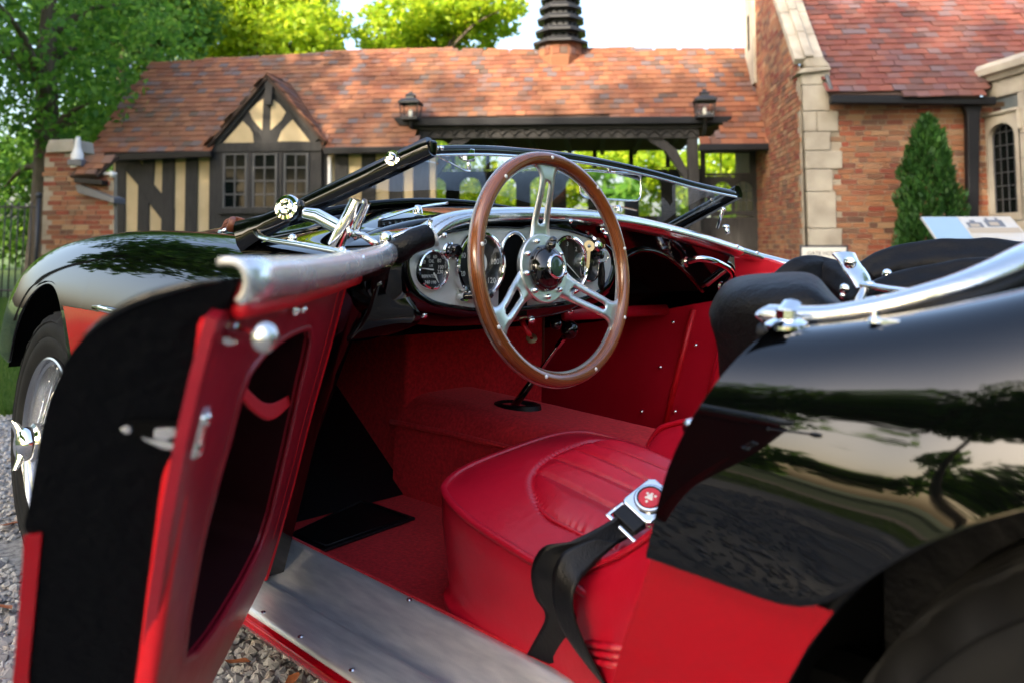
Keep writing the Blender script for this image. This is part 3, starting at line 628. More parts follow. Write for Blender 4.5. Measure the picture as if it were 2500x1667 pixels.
MB().lathe([(.0222, HD + .028), (.0215, HD + .032), (.019, HD + .0335), (.0172, HD + .032), (.0170, HD + .030)], (0, 0, 0), (0, 0, 1), 40).build('emblem_ring', M['chrome'], sw, True, .9)
MB().lathe([(.0172, HD + .031), (.013, HD + .0335), (.007, HD + .0345), (0, HD + .035)], (0, 0, 0), (0, 0, 1), 32).build('emblem_lens', M['emblem_green'], sw, True)
mb = MB(); mb.tube([(-.006, .030, HD + .016), (-.004, .040, HD + .026), (-.002, .046, HD + .030)], [.006, .0085, .006], 10, ab=(1.3, .8)); mb.ball((-.002, .046, HD + .029), .0075, 10); mb.build('signal_lever', M['bakelite'], sw, True)
MB().lathe([(.030, HD - .010), (.030, HD - .03), (.026, HD - .034)], (0, 0, 0), (0, 0, 1), 32).build('column_collar', M['steel'], sw, True, .8)
MB().lathe([(.026, HD - .030), (.026, HD - .16), (.020, HD - .165), (.020, HD - .30)], (0, 0, 0), (0, 0, 1), 24).build('steering_column', M['bakelite'], sw, True, .8)
# ---- gear lever
gb, gk = at(1188, 940, 1, 0), at(1308, 757, 1, -.02)
mb = MB(); mb.lathe([(.052, -.006), (.050, .004), (.044, .006), (.036, .001), (.020, -.004), (0, -.005)], (0, 0, 0), (.05, 0, 1), 32)
for v in mb.v: v.x *= 1.25; v.y *= .8; v += Vector((gb.x, gb.y, .468))
mb.build('lever_boot', M['mat_rubber'], car, True, .8)
gb2 = gb + Vector((.02, .0, -.005))
mb = MB(); mb.tube([gb2, gb2.lerp(gk, .45)], [.0095, .0075], 12); mb.build('gear_lever', M['bakelite'], car, True)
mb = MB(); mb.tube([gb2.lerp(gk, .45), gb2.lerp(gk, .80)], [.0055, .005], 12); mb.tube([gb2.lerp(gk, .80), gb2.lerp(gk, .90)], .0075, 6); mb.build('lever_shaft', M['chrome'], car, True, .8)
MB().ball(gk, .0205, 24).build('gear_knob', M['bakelite'], car, True)
ov_ = at(1277, 745, 0, .14); MB().ball(ov_, .012, 16).build('overdrive_knob', M['bakelite'], car, True)
# red cord with a brass tag under the dash
mb = MB(); mb.tube([at(1198, 735, 1, .21), at(1205, 752, 1, .21), at(1218, 772, 1, .205)], .005, 8); mb.tube([at(1203, 738, 1, .20), at(1211, 757, 1, .20), at(1219, 772, 1, .205)], .003, 6); mb.build('cable_loop', M['red_vinyl'], car, True)
MB().lathe([(.004, -.002), (.011, -.001), (.011, .001), (.004, .002)], at(1221, 777, 1, .205), (-.6, .5, .6), 12).build('cable_tag', M['brass'], car, True, .5)
# ---- driver's seat cushion
def seat_map(u, v):
    """u: -1 tunnel side .. 1 sill side, v: -1 rear .. 1 front; squircle rounded plan, tilted down to the rear."""
    uu = u * math.sqrt(1 - .27 * v ** 4); vv = v * math.sqrt(1 - .24 * u ** 4)
    fx = .126 + (.052 - .126) * (uu + 1) / 2; bx = -.46
    x = bx + (fx - bx) * (vv + 1) / 2
    yl_, yr_ = .556 + .008 * (1 - (vv + 1) / 2), .055
    y = yr_ + (yl_ - yr_) * (uu + 1) / 2
    return x, y
def seat_base(x): return .458 + .16 * (x - .04)
bp_pts = [(1540, 1325), (1330, 1225), (1250, 1180), (1222, 1130), (1240, 1098), (1300, 1060), (1365, 1038), (1430, 1040), (1500, 1065), (1560, 1092)]
def on_seat(px, py_, h=.026): return atn(px, py_, (-.16, 0, 1), .458 - .16 * .04 + h)
border = crv([on_seat(*q) for q in bp_pts], 8)
bxy = np.array([(p.x, p.y) for p in border])
def inside(x, y):
    c = False; n = len(bxy)
    for i in range(n):
        x1, y1 = bxy[i]; x2, y2 = bxy[(i + 1) % n]
        if (y1 > y) != (y2 > y) and x < (x2 - x1) * (y - y1) / (y2 - y1) + x1: c = not c
    return c
pl = [(((1600, 295), (2100, 555))), ((1715, 220), (2240, 475)), ((1830, 160), (2352, 420)), ((1950, 115), (2352, 290))]
pl = [[on_seat(658.6 + x * .36, 1003.8 + y * .36) for x, y in q] for q in pl]
def seat_top(u, v):
    x, y = seat_map(u, v)
    h = .056 * (1 - abs(u) ** 2.5) * (1 - abs(v) ** 3.0)
    z = seat_base(x) + h
    dmin = math.sqrt(((bxy - (x, y)) ** 2).sum(1).min())
    z -= .0060 * math.exp(-(dmin / .006) ** 2)
    if inside(x, y):
        for a, b in pl:
            t = (a.x - x) / max(1e-6, a.x - b.x); yy = a.y + (b.y - a.y) * t; dd = abs(y - yy)
            z -= .0085 * math.exp(-(dd / .0036) ** 2) * min(1, dmin / .012)
        ds = min(abs(y - (a.y + (b.y - a.y) * (a.x - x) / max(1e-6, a.x - b.x))) for a, b in pl); z += .010 * (1 - math.exp(-(min(ds, dmin) / .022) ** 2))
    # soft wrinkles of worn leather near the front
    z += .0016 * math.sin(34 * x + 9 * y + 2.2 * math.sin(15 * y)) * math.exp(-((v - .55) / .3) ** 2) * (1 - u * u)
    z += .0012 * math.sin(60 * y - 22 * x) * math.exp(-((v + .1) / .5) ** 2) * (1 - abs(u))
    return Vector((x, y, z))
N = 190
def seat_top_xy(x, y): return min(((v_.x - x) ** 2 + (v_.y - y) ** 2, v_.z) for v_ in seat_v)[1]
mb = MB(); mb.grid([[seat_top(-1 + 2 * j / N, -1 + 2 * i / N) for j in range(N + 1)] for i in range(N + 1)]); seat_v = mb.v; cush = mb.build('seat_cushion', M['red_leather'], car, True)
edge = [(-1, -1 + 2 * i / 30) for i in range(31)] + [(-1 + 2 * i / 30, 1) for i in range(1, 31)] + [(1, 1 - 2 * i / 30) for i in range(1, 31)]
ring = [Vector((*seat_map(u, v), 0)) for u, v in edge]
for p in ring: p.z = seat_base(p.x)
mb = MB(); mb.tube(ring, .0058, 8); mb.build('cushion_piping', M['red_leather'], car, True)
seat_v = [v_ for v_ in seat_v if -.32 < v_.x < .0 and .18 < v_.y < .56]
for a, b in pl:
    mb = MB(); q_ = [a.lerp(b, t) for t in np.linspace(.02, .95, 10)]
    for p in q_: p.z = seat_top_xy(p.x, p.y) + .001
    mb.tube(q_, .0013, 6); mb.build('pleat_seam', M['dark_red_leather'], car, True)
mb = MB(); mb.tube([p + Vector((0, 0, .0005)) for p in border], .0030, 8); mb.build('pleat_piping', M['red_leather'], car, True)
cx_ = Vector((-.17, .30, 0)); rows = []
for z_, k in ((0, 1.0), (.025, 1.004), (.06, .995), (.105, .975), (.145, .962), (.1500, .985), (.156, .992), (.162, .985), (.167, .962), (.20, .955)):
    rows.append([Vector((cx_.x + (p.x - cx_.x) * k, cx_.y + (p.y - cx_.y) * (1 + (k - 1) * 1.2), max(.246, p.z - z_))) for p in ring])
mb = MB(); mb.grid(rows); mb.build('seat_skirt', M['red_leather'], car, True)
# seat back, low shoulder by the tunnel
sb = [at(1488, 1040, 1, .075), at(1498, 1012, 1, .075), at(1520, 985, 1, .075), at(1560, 972, 1, .08), at(1610, 962, 1, .09), at(1680, 930, 1, .10), at(1750, 850, 1, .12)]
lo_ = at(1600, 1130, 1, .1)
mb = MB(); front = crv(sb, 6); rows = []
for p in front:
    rows.append([p + Vector((-.010, -.03, -.01)), p + Vector((-.004, -.014, .001)), p, p + Vector((-.004, .022, -.008)), p + Vector((-.008, .07, -.030)), p + Vector((-.012, .13, -.07)), p + Vector((-.02, .22, -.14))])
mb.grid(rows); o = mb.build('seat_back', M['red_leather'], car, True); mod(o, 'SUBSURF', levels=1, render_levels=1)
mb = MB(); mb.tube([p + Vector((.0, .004, .002)) for p in front], .005, 8); mb.build('seat_back_piping', M['red_leather'], car, True)
# inner side trim between seat and B pillar
tp = crv([at(1296, 1318, 1, .545), at(1330, 1310, 1, .55), at(1380, 1294, 1, .556), at(1440, 1265, 1, .562), at(1500, 1222, 1, .570), at(1560, 1165, 1, .585)], 5)
rows = []
for i, p in enumerate(tp):
    f = i / (len(tp) - 1); b0 = at(1268 + f * 140, 1512 + f * 20, 1, .553 + .03 * f)
    rows.append([p + Vector((0, -.014, -.006)), p + Vector((0, -.004, .0)), p.lerp(b0, .1) + Vector((0, .006, 0)), p.lerp(b0, .4) + Vector((0, .010, 0)), p.lerp(b0, .75) + Vector((0, .004, 0)), b0, b0 + Vector((-.02, 0, -.06))])
mb = MB(); mb.grid(rows); o = mb.build('side_trim', M['red_leather'], car, True); mod(o, 'SUBSURF', levels=2, render_levels=2)
mb = MB(); mb.tube([p + Vector((0, .001, .001)) for p in tp], .0038, 8); mb.build('side_trim_piping', M['red_leather'], car, True)
mb = MB(); 
for dz in (0, .009, .018): mb.tube([at(1345, 1478, 1, .575) + Vector((0, 0, -dz)), at(1440, 1490, 1, .585) + Vector((0, 0, -dz))], .0042, 8)
mb.build('trim_roll', M['red_leather'], car, True)
# lap belt: webbing ribbons and buckle
def ribbon(name, cl, widths, wv, th=.0016, m='webbing', parent=None):
    cl = crv(cl, 8); n = len(cl); rows = []
    wv = [Vector(w_).normalized() for w_ in wv]; k = len(wv)
    for i, p in enumerate(cl):
        t = i / (n - 1) * (k - 1); a = min(k - 2, int(t)); w_ = wv[a].lerp(wv[a + 1], t - a).normalized(); ww = lerp(i / (n - 1), np.linspace(0, 1, len(widths)), widths)
        rows.append([p + w_ * (ww * s_) for s_ in np.linspace(-.5, .5, 7)])
    mb = MB(); mb.grid(rows); o = mb.build(name, M[m], parent or car, True); mod(o, 'SOLIDIFY', thickness=th, offset=0); return o
ribbon('belt_strap', [at(1545, 1120, 1, .44), at(1500, 1160, 1, .47), at(1440, 1205, 1, .505), at(1360, 1248, 1, .548), at(1300, 1278, 1, .572), at(1264, 1320, 1, .582), at(1266, 1372, 1, .574), at(1288, 1420, 1, .566), at(1262, 1480, 1, .556), at(1222, 1550, 1, .546)], [.050, .050, .054, .056, .050, .046, .050, .056], [(.55, .75, .15), (.55, .75, .15), (.6, .7, .1), (.75, .35, .5), (.8, .1, -.2), (.9, 0, -.1), (.9, 0, -.2)])
ribbon('belt_strap', [at(1395, 1240, 1, .548), at(1335, 1278, 1, .578), at(1300, 1322, 1, .598), at(1293, 1380, 1, .602), at(1308, 1440, 1, .596), at(1338, 1500, 1, .588), at(1378, 1562, 1, .580), at(1410, 1600, 1, .572)], [.030, .036, .032, .030, .036, .044, .046], [(.6, .7, .1), (.8, .3, .5), (.9, 0, -.1), (.9, 0, .1), (.8, 0, .4), (.8, 0, .5)])
bk = bpy.data.objects.new('belt_buckle', None); C.objects.link(bk); bk.parent = car
bo = at(1478, 1178, 1, .483); zx = (at(1545, 1120, 1, .44) - at(1440, 1205, 1, .505)).normalized(); zn = Vector((-.30, .35, .89)); zn = (zn - zx * zn.dot(zx)).normalized(); zy = zn.cross(zx)
bk.matrix_local = Matrix(((zx.x, zy.x, zn.x, bo.x), (zx.y, zy.y, zn.y, bo.y), (zx.z, zy.z, zn.z, bo.z + .002), (0, 0, 0, 1)))
bk.scale = (.84, .84, .84)
mb = MB(); mb.prism([(-.012, -.030, 0), (.040, -.030, 0), (.048, -.022, 0), (.048, .022, 0), (.040, .030, 0), (-.012, .030, 0), (-.018, .024, 0), (-.018, -.024, 0)], (0, 0, .014)); o = mb.build('buckle_case', M['chrome'], bk); bev(o, .004, 3)
mb = MB(); mb.box((-.046, -.034, -.004), (-.040, .034, .003)); mb.box((-.046, -.034, -.004), (-.012, -.029, .003)); mb.box((-.046, .029, -.004), (-.012, .034, .003)); o = mb.build('buckle_frame', M['chrome'], bk); bev(o, .0015, 2)
mb = MB(); mb.box((-.040, -.024, .002), (-.014, .024, .012)); o = mb.build('buckle_loop', M['webbing'], bk); bev(o, .004, 3)
MB().lathe([(.0245, .0138), (.0245, .0165), (.022, .0175), (.0, .0175)], (.016, 0, 0), (0, 0, 1), 40).build('emblem_ring', M['bakelite'], bk, True, .6)
MB().lathe([(.0225, .0174), (.0225, .0182), (.0200, .0186), (.0200, .0178)], (.016, 0, 0), (0, 0, 1), 40).build('emblem_rim', M['chrome'], bk, True, .6)
MB().lathe([(.0175, .0176), (.0165, .0190), (0, .0196)], (.016, 0, 0), (0, 0, 1), 40).build('emblem', M['emblem_red'], bk, True, .6)
mb = MB()
for k in range(6):
    a = 2 * PI * k / 6 + .3; r_ = .0060 + .003 * (k % 2); mb.lathe([(0, .0012), (.0018, .0008), (.0026, 0)], (.016 + r_ * math.cos(a), .8 * r_ * math.sin(a), .0190), (0, 0, 1), 8)
mb.lathe([(0, .001), (.004, .0006), (.005, 0)], (.016, 0, .0196), (0, 0, 1), 8); mb.build('emblem_crest', M['print_white'], bk, True)
# ---- windscreen, laid back on its arms
ws = bpy.data.objects.new('windscreen', None); C.objects.link(ws); ws.parent = car
TL, BL = Vector((.086, .517, .978)), Vector((.470, .625, .838)); TR, BR = Vector((.086, -.517, .978)), Vector((.470, -.625, .838))
top_c = crv([TL, PD(1100, 341, .086 + .02), PD(1200, 347, .086 + .035), PD(1300, 357, .086 + .04), PD(1400, 374, .086 + .04), PD(1500, 397, .086 + .03), PD(1600, 424, .086 + .015), TR], 6)
nt_ = len(top_c)
bot_c = []
for i in range(nt_):
    t = i / (nt_ - 1); p = BL.lerp(BR, t); s_ = 1 - (2 * t - 1) ** 2; bot_c.append(p + Vector((.09 * s_, 0, .098 * s_)))
mb = MB(); mb.grid([[a.lerp(b, k / 6) + Vector((0, 0, .006 * math.sin(PI * k / 6))) for a, b in zip(top_c, bot_c)] for k in range(7)]); mb.build('glass_pane', M['glass'], ws, True)
mb = MB(); mb.tube([p + Vector((0, 0, -.004)) for p in top_c], .0095, 12, ab=(1.0, .8)); mb.build('top_rail', M['black_gloss'], ws, True)
mb = MB(); mb.tube([p + Vector((-.008, 0, -.012)) for p in top_c], .0028, 6); mb.build('top_rail_trim', M['chrome'], ws, True)
mb = MB(); mb.tube([p for p in bot_c], .0085, 10, ab=(1.2, .7)); mb.build('bottom_rail', M['black_gloss'], ws, True)
def post(T, B, s):
    d = (B - T).normalized(); n_ = Vector((0, 0, 1)); n_ = (n_ - d * n_.dot(d)).normalized(); w_ = d.cross(n_)
    mb = MB(); rows = []
    for t, a, b in ((-.02, .0165, .011), (.0, .0165, .012), (.3, .0165, .0125), (.7, .0165, .013), (.86, .019, .013), (.95, .024, .014), (1.03, .030, .016)):
        p = T.lerp(B, t); rows.append([p + n_ * (a * cy) + w_ * (b * cx) for cx, cy in ((1, .55), (.55, 1), (-.55, 1), (-1, .55), (-1, -.55), (-.55, -1), (.55, -1), (1, -.55))])
    mb.grid(rows, True, False, True); return mb.build('side_post', M['black_paint'], ws, True, .9)
post(TL, BL, 1); post(TR, BR, -1)
# lower foot of the post flowing onto the scuttle
mb = MB(); f0 = BL.lerp(TL, .06); mb.tube(crv([f0, at(598, 543, 1, .64), at(625, 552, 1, .66), at(690, 562, 1, .675), at(770, 577, 1, .68), at(800, 583, 1, .68)], 5), .0062, 8, ab=(.8, 1.3)); mb.build('slide_rail', M['chrome'], ws, True)
for q_, r_ in ((at(672, 548, 1, .665), .0075), (at(786, 576, 1, .68), .006)): MB().ball(q_, r_, 10).build('rail_stop', M['chrome'], ws, True)
# knurled clamp knob and its spindle
kp = at(660, 478, 1, .615); ka = Vector((-.45, .85, .12)).normalized()
MB().lathe([(.0, .008), (.003, .0085), (.005, .006), (.010, .0055), (.011, .008), (.014, .0085), (.0155, .006), (.0215, .005), (.0235, .001), (.0235, -.006), (.0215, -.009), (.012, -.010), (.012, -.034), (0, -.034)], kp, ka, 40).build('clamp_knob', M['chrome'], ws, True, .7)
mb = MB(); pc_ = at(704, 473, 1, .585); mb.lathe([(.0, .006), (.014, .006), (.0155, .002), (.0155, -.008)], pc_, ka, 24); mb.build('pivot_boss', M['chrome'], ws, True, .7)
k2 = at(902, 364, 1, .545)
MB().lathe([(.0, .013), (.006, .012), (.008, .007), (.0075, .003), (.013, .002), (.0135, -.002)], k2, ka, 24).build('hood_stud', M['chrome'], ws, True, .7)
mb = MB(); mb.box((-.008, -.008, -.012), (.008, .008, .012)); o = mb.build('corner_cap', M['black_gloss'], ws); o.location = TL + Vector((-.006, -.004, .001)); bev(o, .004)
mb = MB()
for px in (1002, 1014): mb.ball(at(px, 341, 0, .082), .0045, 8)
mb.build('rail_screws', M['chrome'], ws, True)
# support arm and the pair of clamp tubes
mb = MB(); mb.tube([at(700, 492, 1, .60), at(730, 498, 1, .60), at(770, 520, 1, .605), at(800, 536, 1, .61)], [.010, .0115, .0115, .010], 12, ab=(1.15, .6)); mb.build('support_arm', M['chrome'], ws, True, .9)
mb = MB(); mb.tube([at(770, 565, 1, .63), at(784, 535, 1, .63), at(806, 492, 1, .625), at(820, 462, 1, .62)], [.0135, .013, .0125, .012], 14, ab=(1.1, .85)); mb.tube([at(812, 545, 1, .60), at(822, 510, 1, .60), at(842, 464, 1, .60)], [.0085, .009, .008], 12, ab=(1.2, .7)); mb.build('clamp_tubes', M['chrome'], ws, True, .9)
mb = MB(); mb.tube([at(806, 494, 1, .625).lerp(at(820, 462, 1, .62), .97), at(820.4, 461, 1, .62)], .0085, 12); mb.build('clamp_tube_plug', M['brass'], ws, True)
mb = MB(); mb.tube([at(806, 535, 1, .61), at(835, 542, 1, .60), at(865, 562, 1, .595)], .0055, 8); mb.ball(at(803, 534, 1, .63), .006, 8); mb.build('clamp_link', M['chrome'], ws, True)
# mirror hung from the top rail
mir = bpy.data.objects.new('rear_view_mirror', None); C.objects.link(mir); mir.parent = car
mx0 = .135
def PM(px, py_): return at(px, py_, 0, mx0)
corners = [PM(1345, 393), PM(1462, 401), PM(1471, 410), PM(1471, 452), PM(1461, 462), PM(1345, 455), PM(1336, 444), PM(1334, 406)]
mb = MB(); mb.tube(crv([PM(1352, 392.5), PM(1400, 396.5), PM(1455, 400), PM(1468, 404), PM(1472, 414), PM(1471, 447), PM(1468, 458), PM(1455, 462), PM(1400, 458.5), PM(1352, 455), PM(1339, 451), PM(1333, 438), PM(1335, 408), PM(1340, 396)], 4, True), .0026, 8, closed=True); mb.build('mirror_frame', M['chrome'], mir, True)
mb = MB(); mb.prism([PM(*q) for q in ((1342, 395), (1400, 397.5), (1455, 401), (1466, 405), (1470, 414), (1469, 447), (1466, 457), (1455, 460.5), (1400, 457), (1352, 453.5), (1341, 449), (1335, 438), (1336, 408))], (.002, 0, 0)); mb.build('mirror_face', mat('mirror_silver', (.8, .8, .8), .02, 1.0), mir)
mb = MB(); mb.tube([PM(1399, 383), PM(1399, 397)], .0045, 8); mb.tube([PM(1386, 395), PM(1412, 397)], .003, 8); mb.build('mirror_stem', M['chrome'], mir, True)
# latch clip under the rail at the driver's side
mb = MB(); c0 = PD(1074, 358, .10); mb.box(c0 - Vector((.006, .012, .010)), c0 + Vector((.006, .007, .012))); mb.tube([PD(1076, 372, .10), PD(1077, 386, .10), PD(1078, 391, .10)], .004, 8); mb.ball(PD(1062, 358, .11), .008, 10)
o = mb.build('screen_latch', M['chrome'], ws, True, .7); bev(o, .0015)
mb = MB(); mb.tube([PD(998, 356, .09), PD(1035, 375, .10), PD(1068, 393, .11), PD(1080, 394, .11)], .0018, 6); mb.build('latch_rod', M['chrome'], ws, True)
# wipers on the scuttle
for pts in (((872, 505), (960, 478), (1028, 467)), ((1375, 476), (1420, 476), (1462, 484))):
    wp = bpy.data.objects.new('wiper', None); C.objects.link(wp); wp.parent = car
    xs_ = .30 if pts[0][0] < 1000 else .42
    q = [at(px, py_, 0, xs_ + .05 * i) for i, (px, py_) in enumerate(pts)]
    mb = MB(); mb.tube(crv(q, 6), .0028, 6); mb.build('wiper_arm', M['chrome'], wp, True)
    MB().lathe([(.0, .018), (.006, .017), (.010, .008), (.011, 0)], q[1] + Vector((0, 0, -.012)), (0, 0, 1), 14).build('wiper_spindle', M['chrome'], wp, True)
    if pts[0][0] < 1000:
        b0, b1 = at(872, 523, 0, .27), at(1082, 498, 0, .27)
        mb = MB(); dv = b1 - b0; mb.prism([b0, b1, b1 + Vector((0, 0, .012)), b0 + Vector((0, 0, .012))], (.006, 0, 0)); o = mb.build('wiper_blade', M['mat_rubber'], wp)
        mb = MB()
        for k in range(16): c0 = b0.lerp(b1, (k + .6) / 16.5) + Vector((-.001, 0, .006)); mb.box(c0 - Vector((.0008, .0028, .0022)), c0 + Vector((.0008, .0028, .0022)))
        mb.build('wiper_blade_slots', M['chrome'], wp)
# small scuttle fittings by the padded capping
mb = MB(); mb.tube(crv([at(880, 560, 1, .58), at(920, 540, 1, .56), at(975, 522, 1, .52)], 5), .010, 10, ab=(.5, 1.3)); mb.build('scuttle_trim_plate', M['chrome'], car, True)
mb = MB(); mb.lathe([(.011, 0), (.010, .012), (.006, .016), (0, .017)], at(888, 556, 1, .585), (-.2, .3, 1), 14); mb.build('hood_fastener', M['chrome'], car, True, .8); mb = MB(); mb.lathe([(.006, 0), (.005, .006), (.003, .010), (.0045, .016), (0, .020)], at(988, 529, 1, .52), (0, 0, 1), 12); mb.build('hood_fastener', M['chrome'], car, True, .8)
mb = MB(); mb.tube(crv([at(830, 552, 0, .22), at(880, 532, 0, .24), at(960, 512, 0, .26), at(1060, 502, 0, .27)], 5), .010, 10, ab=(.7, 1.6)); mb.build('scuttle_rubber', M['black_gloss'], car, True)
# passenger-side hood stud and stay
mb = MB(); mb.tube([at(1661, 482, 1, -.47), at(1648, 523, 1, -.50)], .0045, 8); mb.ball(at(1662, 481, 1, -.47), .006, 8); mb.build('screen_stay', M['chrome'], ws, True)
mb = MB(); s0 = at(1672, 537, 1, -.55); mb.tube([s0, s0 + Vector((.004, 0, .014))], .006, 8); mb.ball(s0 + Vector((.006, 0, .018)), .010, 8, (1.2, .7, .6)); mb.build('hood_fastener', M['chrome'], car, True)
# side window pane by the right post (quarter light)
mb = MB(); tri = [PD(1688, 452, .10), PD(1600, 425, .12), PD(1560, 508, .22)]; mb.prism(tri, (.003, 0, 0)); mb.build('quarter_light', M['glass'], ws)
# leather bonnet strap, coiled buckle end
mb = MB()
for k in range(7):
    y0 = random.uniform(-.004, .004); pts = [at(500 + 3 * k, 533 - 1.5 * k, 1, .50), at(520, 524 - 2.4 * k, 1, .50 + y0), at(548, 512 - 1.5 * k, 1, .50 - y0), at(582, 508 + 1.5 * k, 1, .50)]
    mb.tube(crv(pts, 5), .0042, 6, ab=(.6, 1.2))
mb.build('bonnet_strap', M['brown_leather'], car, True)
mb = MB(); mb.tube([at(532, 528, 1, .51), at(541, 505, 1, .51)], .013, 8, ab=(1, 1.0)); mb.build('strap_keeper', M['brown_leather'], car, True)
mb = MB(); mb.tube([at(505, 534, 1, .51), at(520, 529, 1, .51)], .0055, 8); mb.build('strap_buckle', M['chrome'], car, True)
# ---- cockpit rear rail, hood and its ironwork
rl = crv([at(1757, 722, 1, .603), at(1800, 726, 1, .604), at(1900, 727, 1, .604), at(2000, 712, 1, .602), at(2100, 688, 1, .592), at(2200, 658, 1, .575), at(2290, 622, 1, .548), at(2352, 592, 1, .52), at(2480, 530, 1, .44)], 6)
mb = MB(); m_ = len(rl); rows = []
for i, p in enumerate(rl):
    t = (rl[min(m_ - 1, i + 1)] - rl[max(0, i - 1)]).normalized(); up = Vector((0, 0, 1)); up = (up - t * up.dot(t)).normalized(); sd_ = t.cross(up); k = min(1, .55 + i * .15)
    rows.append([p + up * (.0105 * k * math.sin(2 * PI * j / 14)) + sd_ * (.018 * math.cos(2 * PI * j / 14)) for j in range(14)])
mb.grid(rows, True, False, True); mb.build('cockpit_rail', M['alu'], car, True, .9)
mb = MB(); mb.tube([p + Vector((-.002, .014, -.016)) for p in rl], .009, 8); mb.build('rail_seal', M['mat_rubber'], car, True)
f1 = at(1806, 754, 1, .642) + Vector((0, 0, .004))
mb = MB(); mb.tube([f1 + Vector((0, 0, .012)), f1 + Vector((0, 0, .002))], .011, 14, ab=(.9, .5)); mb.lathe([(.0, .006), (.011, .0055), (.0185, .002), (.019, -.001)], f1 + Vector((0, 0, -.001)), (0, .15, 1), 28); mb.tube([f1 + Vector((0, -.012, .018)), f1 + Vector((0, .002, .010))], .007, 8, ab=(.6, 1.3)); mb.build('rail_clamp', M['chrome'], car, True, .7)
f2 = at(2010, 757, 1, .655) + Vector((0, 0, .004))
mb = MB(); mb.lathe([(.0, .011), (.0022, .0095), (.003, .004), (.005, .003), (.006, 0)], f2 + Vector((.0, 0, .002)), (0, .1, 1), 14); mb.box(f2 + Vector((-.020, -.003, -.002)), f2 + Vector((-.005, .003, .005))); o = mb.build('hood_turnbutton', M['chrome'], car, True, .7); bev(o, .001)
# black lining under the rail
mb = MB(); mb.grid([[p + Vector((0, .012, -.010)), p + Vector((.0, -.01, -.03)), p + Vector((0, -.06, -.16))] for p in rl]); mb.build('rear_lining', M['black_leather'], car, True)
# flap of the stowed side curtain bag
fl = [[(1648, 692), (1672, 640), (1705, 625), (1780, 622), (1848, 618), (1868, 628), (1888, 660), (1940, 706)],
      [(1650, 705), (1668, 660), (1700, 642), (1780, 640), (1850, 637), (1870, 648), (1892, 680), (1950, 712)],
      [(1655, 730), (1672, 700), (1705, 690), (1780, 690), (1850, 690), (1872, 695), (1905, 710), (1960, 720)],
      [(1668, 790), (1690, 770), (1715, 750), (1790, 740), (1850, 735), (1880, 730), (1920, 728), (1965, 728)],
      [(1672, 870), (1690, 860), (1715, 850), (1790, 840), (1850, 830), (1880, 820), (1920, 800), (1965, 780)]]
dy = [.40, .47, .50, .48, .46]
mb = MB(); mb.grid([[at(x, y + (28 if i < 2 else 12), 1, dy[i] + .03 * math.sin(PI * j / 7)) for j, (x, y) in enumerate(r)] for i, r in enumerate(fl)]); o = mb.build('curtain_bag', M['black_leather'], car, True); mod(o, 'SUBSURF', levels=2, render_levels=2); mod(o, 'SOLIDIFY', thickness=.012, offset=-1)
mb = MB(); mb.tube(crv([at(x, y + 25, 1, .41 + .03 * math.sin(PI * j / 7)) for j, (x, y) in enumerate(fl[0])], 5), .0035, 8); mb.build('bag_piping', M['black_leather'], car, True)
def bundle(name, pts, rads, yy, m, n=18, wob=.12):
    q = crv([at(x, y, 1, yv) for (x, y), yv in zip(pts, yy)], 6); k = len(q); rr = [lerp(i / (k - 1), np.linspace(0, 1, len(rads)), rads) for i in range(k)]
    mb = MB(); mb.tube(q, rr, n)
    for i, v in enumerate(mb.v):
        j = i % n; r_ = i // n
        if r_ < k: v += (v - q[r_]) * (wob * (math.sin(3 * j * 2 * PI / n + .4) * .4 + .75 * math.sin(7 * j * 2 * PI / n + .02 * r_) + .25 * math.sin(.9 * r_)))
    for i, v in enumerate(mb.v):
        r_ = i // n
        if r_ < k: v += (v - q[r_]) * (.012 * math.sin(r_ * 1.1 + 2.5 * math.sin((i % n) * .9)) + .008 * math.sin(r_ * 2.3 + (i % n) * 1.7))
    o = mb.build(name, M[m], car, True); mod(o, 'SUBSURF', levels=2, render_levels=2); return o
bundle('folded_hood', [(1790, 664), (1830, 634), (1885, 632), (1940, 655), (2000, 697)], [.02, .026, .028, .026, .024], [.20, .18, .14, .16, .22], 'black_cloth')
bundle('folded_hood', [(1985, 655), (2020, 640), (2100, 626), (2200, 622), (2300, 626), (2400, 643), (2520, 680)], [.030, .040, .046, .048, .048, .048, .05], [.05, .03, .0, -.02, -.02, 0, .05], 'black_cloth', 42, .085)
bundle('folded_hood', [(1990, 690), (2050, 678), (2150, 664), (2250, 654), (2380, 652)], [.02, .03, .034, .036, .036], [.2, .16, .12, .1, .1], 'black_cloth', 42, .085)
# hood iron: link plates and rivets
mb = MB(); hp = [at(1938, 585, 1, .27), at(1957, 612, 1, .275), at(1975, 640, 1, .28), at(1985, 665, 1, .285)]
mb.tube(crv(hp, 5), [.021, .020, .019, .018, .018, .018, .019, .019, .019, .019, .018, .017, .016, .015, .014, .013], 14, ab=(.28, 1.0)); mb.tube(crv([at(1985, 655, 1, .30), at(2040, 664, 1, .31), at(2095, 672, 1, .33), at(2118, 688, 1, .36)], 4), .011, 10, ab=(.4, 1)); mb.tube([at(1990, 660, 1, .30), at(1975, 690, 1, .33), at(1965, 715, 1, .36)], .006, 8)
mb.build('hood_iron', M['alu'], car, True, .9)
for (x, y), r_ in (((1952, 603), .0085), ((1998, 660), .0085), ((1940, 664), .007), ((1935, 680), .004)): MB().ball(at(x, y, 1, .305), r_, 12, (1, .6, 1)).build('hood_rivet', M['chrome'], car, True)
mb = MB(); mb.ball(at(2038, 636, 1, .10), .010, 12, (.9, .6, 1.2)); mb.tube([at(2030, 646, 1, .10), at(2048, 628, 1, .10)], .004, 8); mb.build('hood_catch', M['chrome'], car, True)
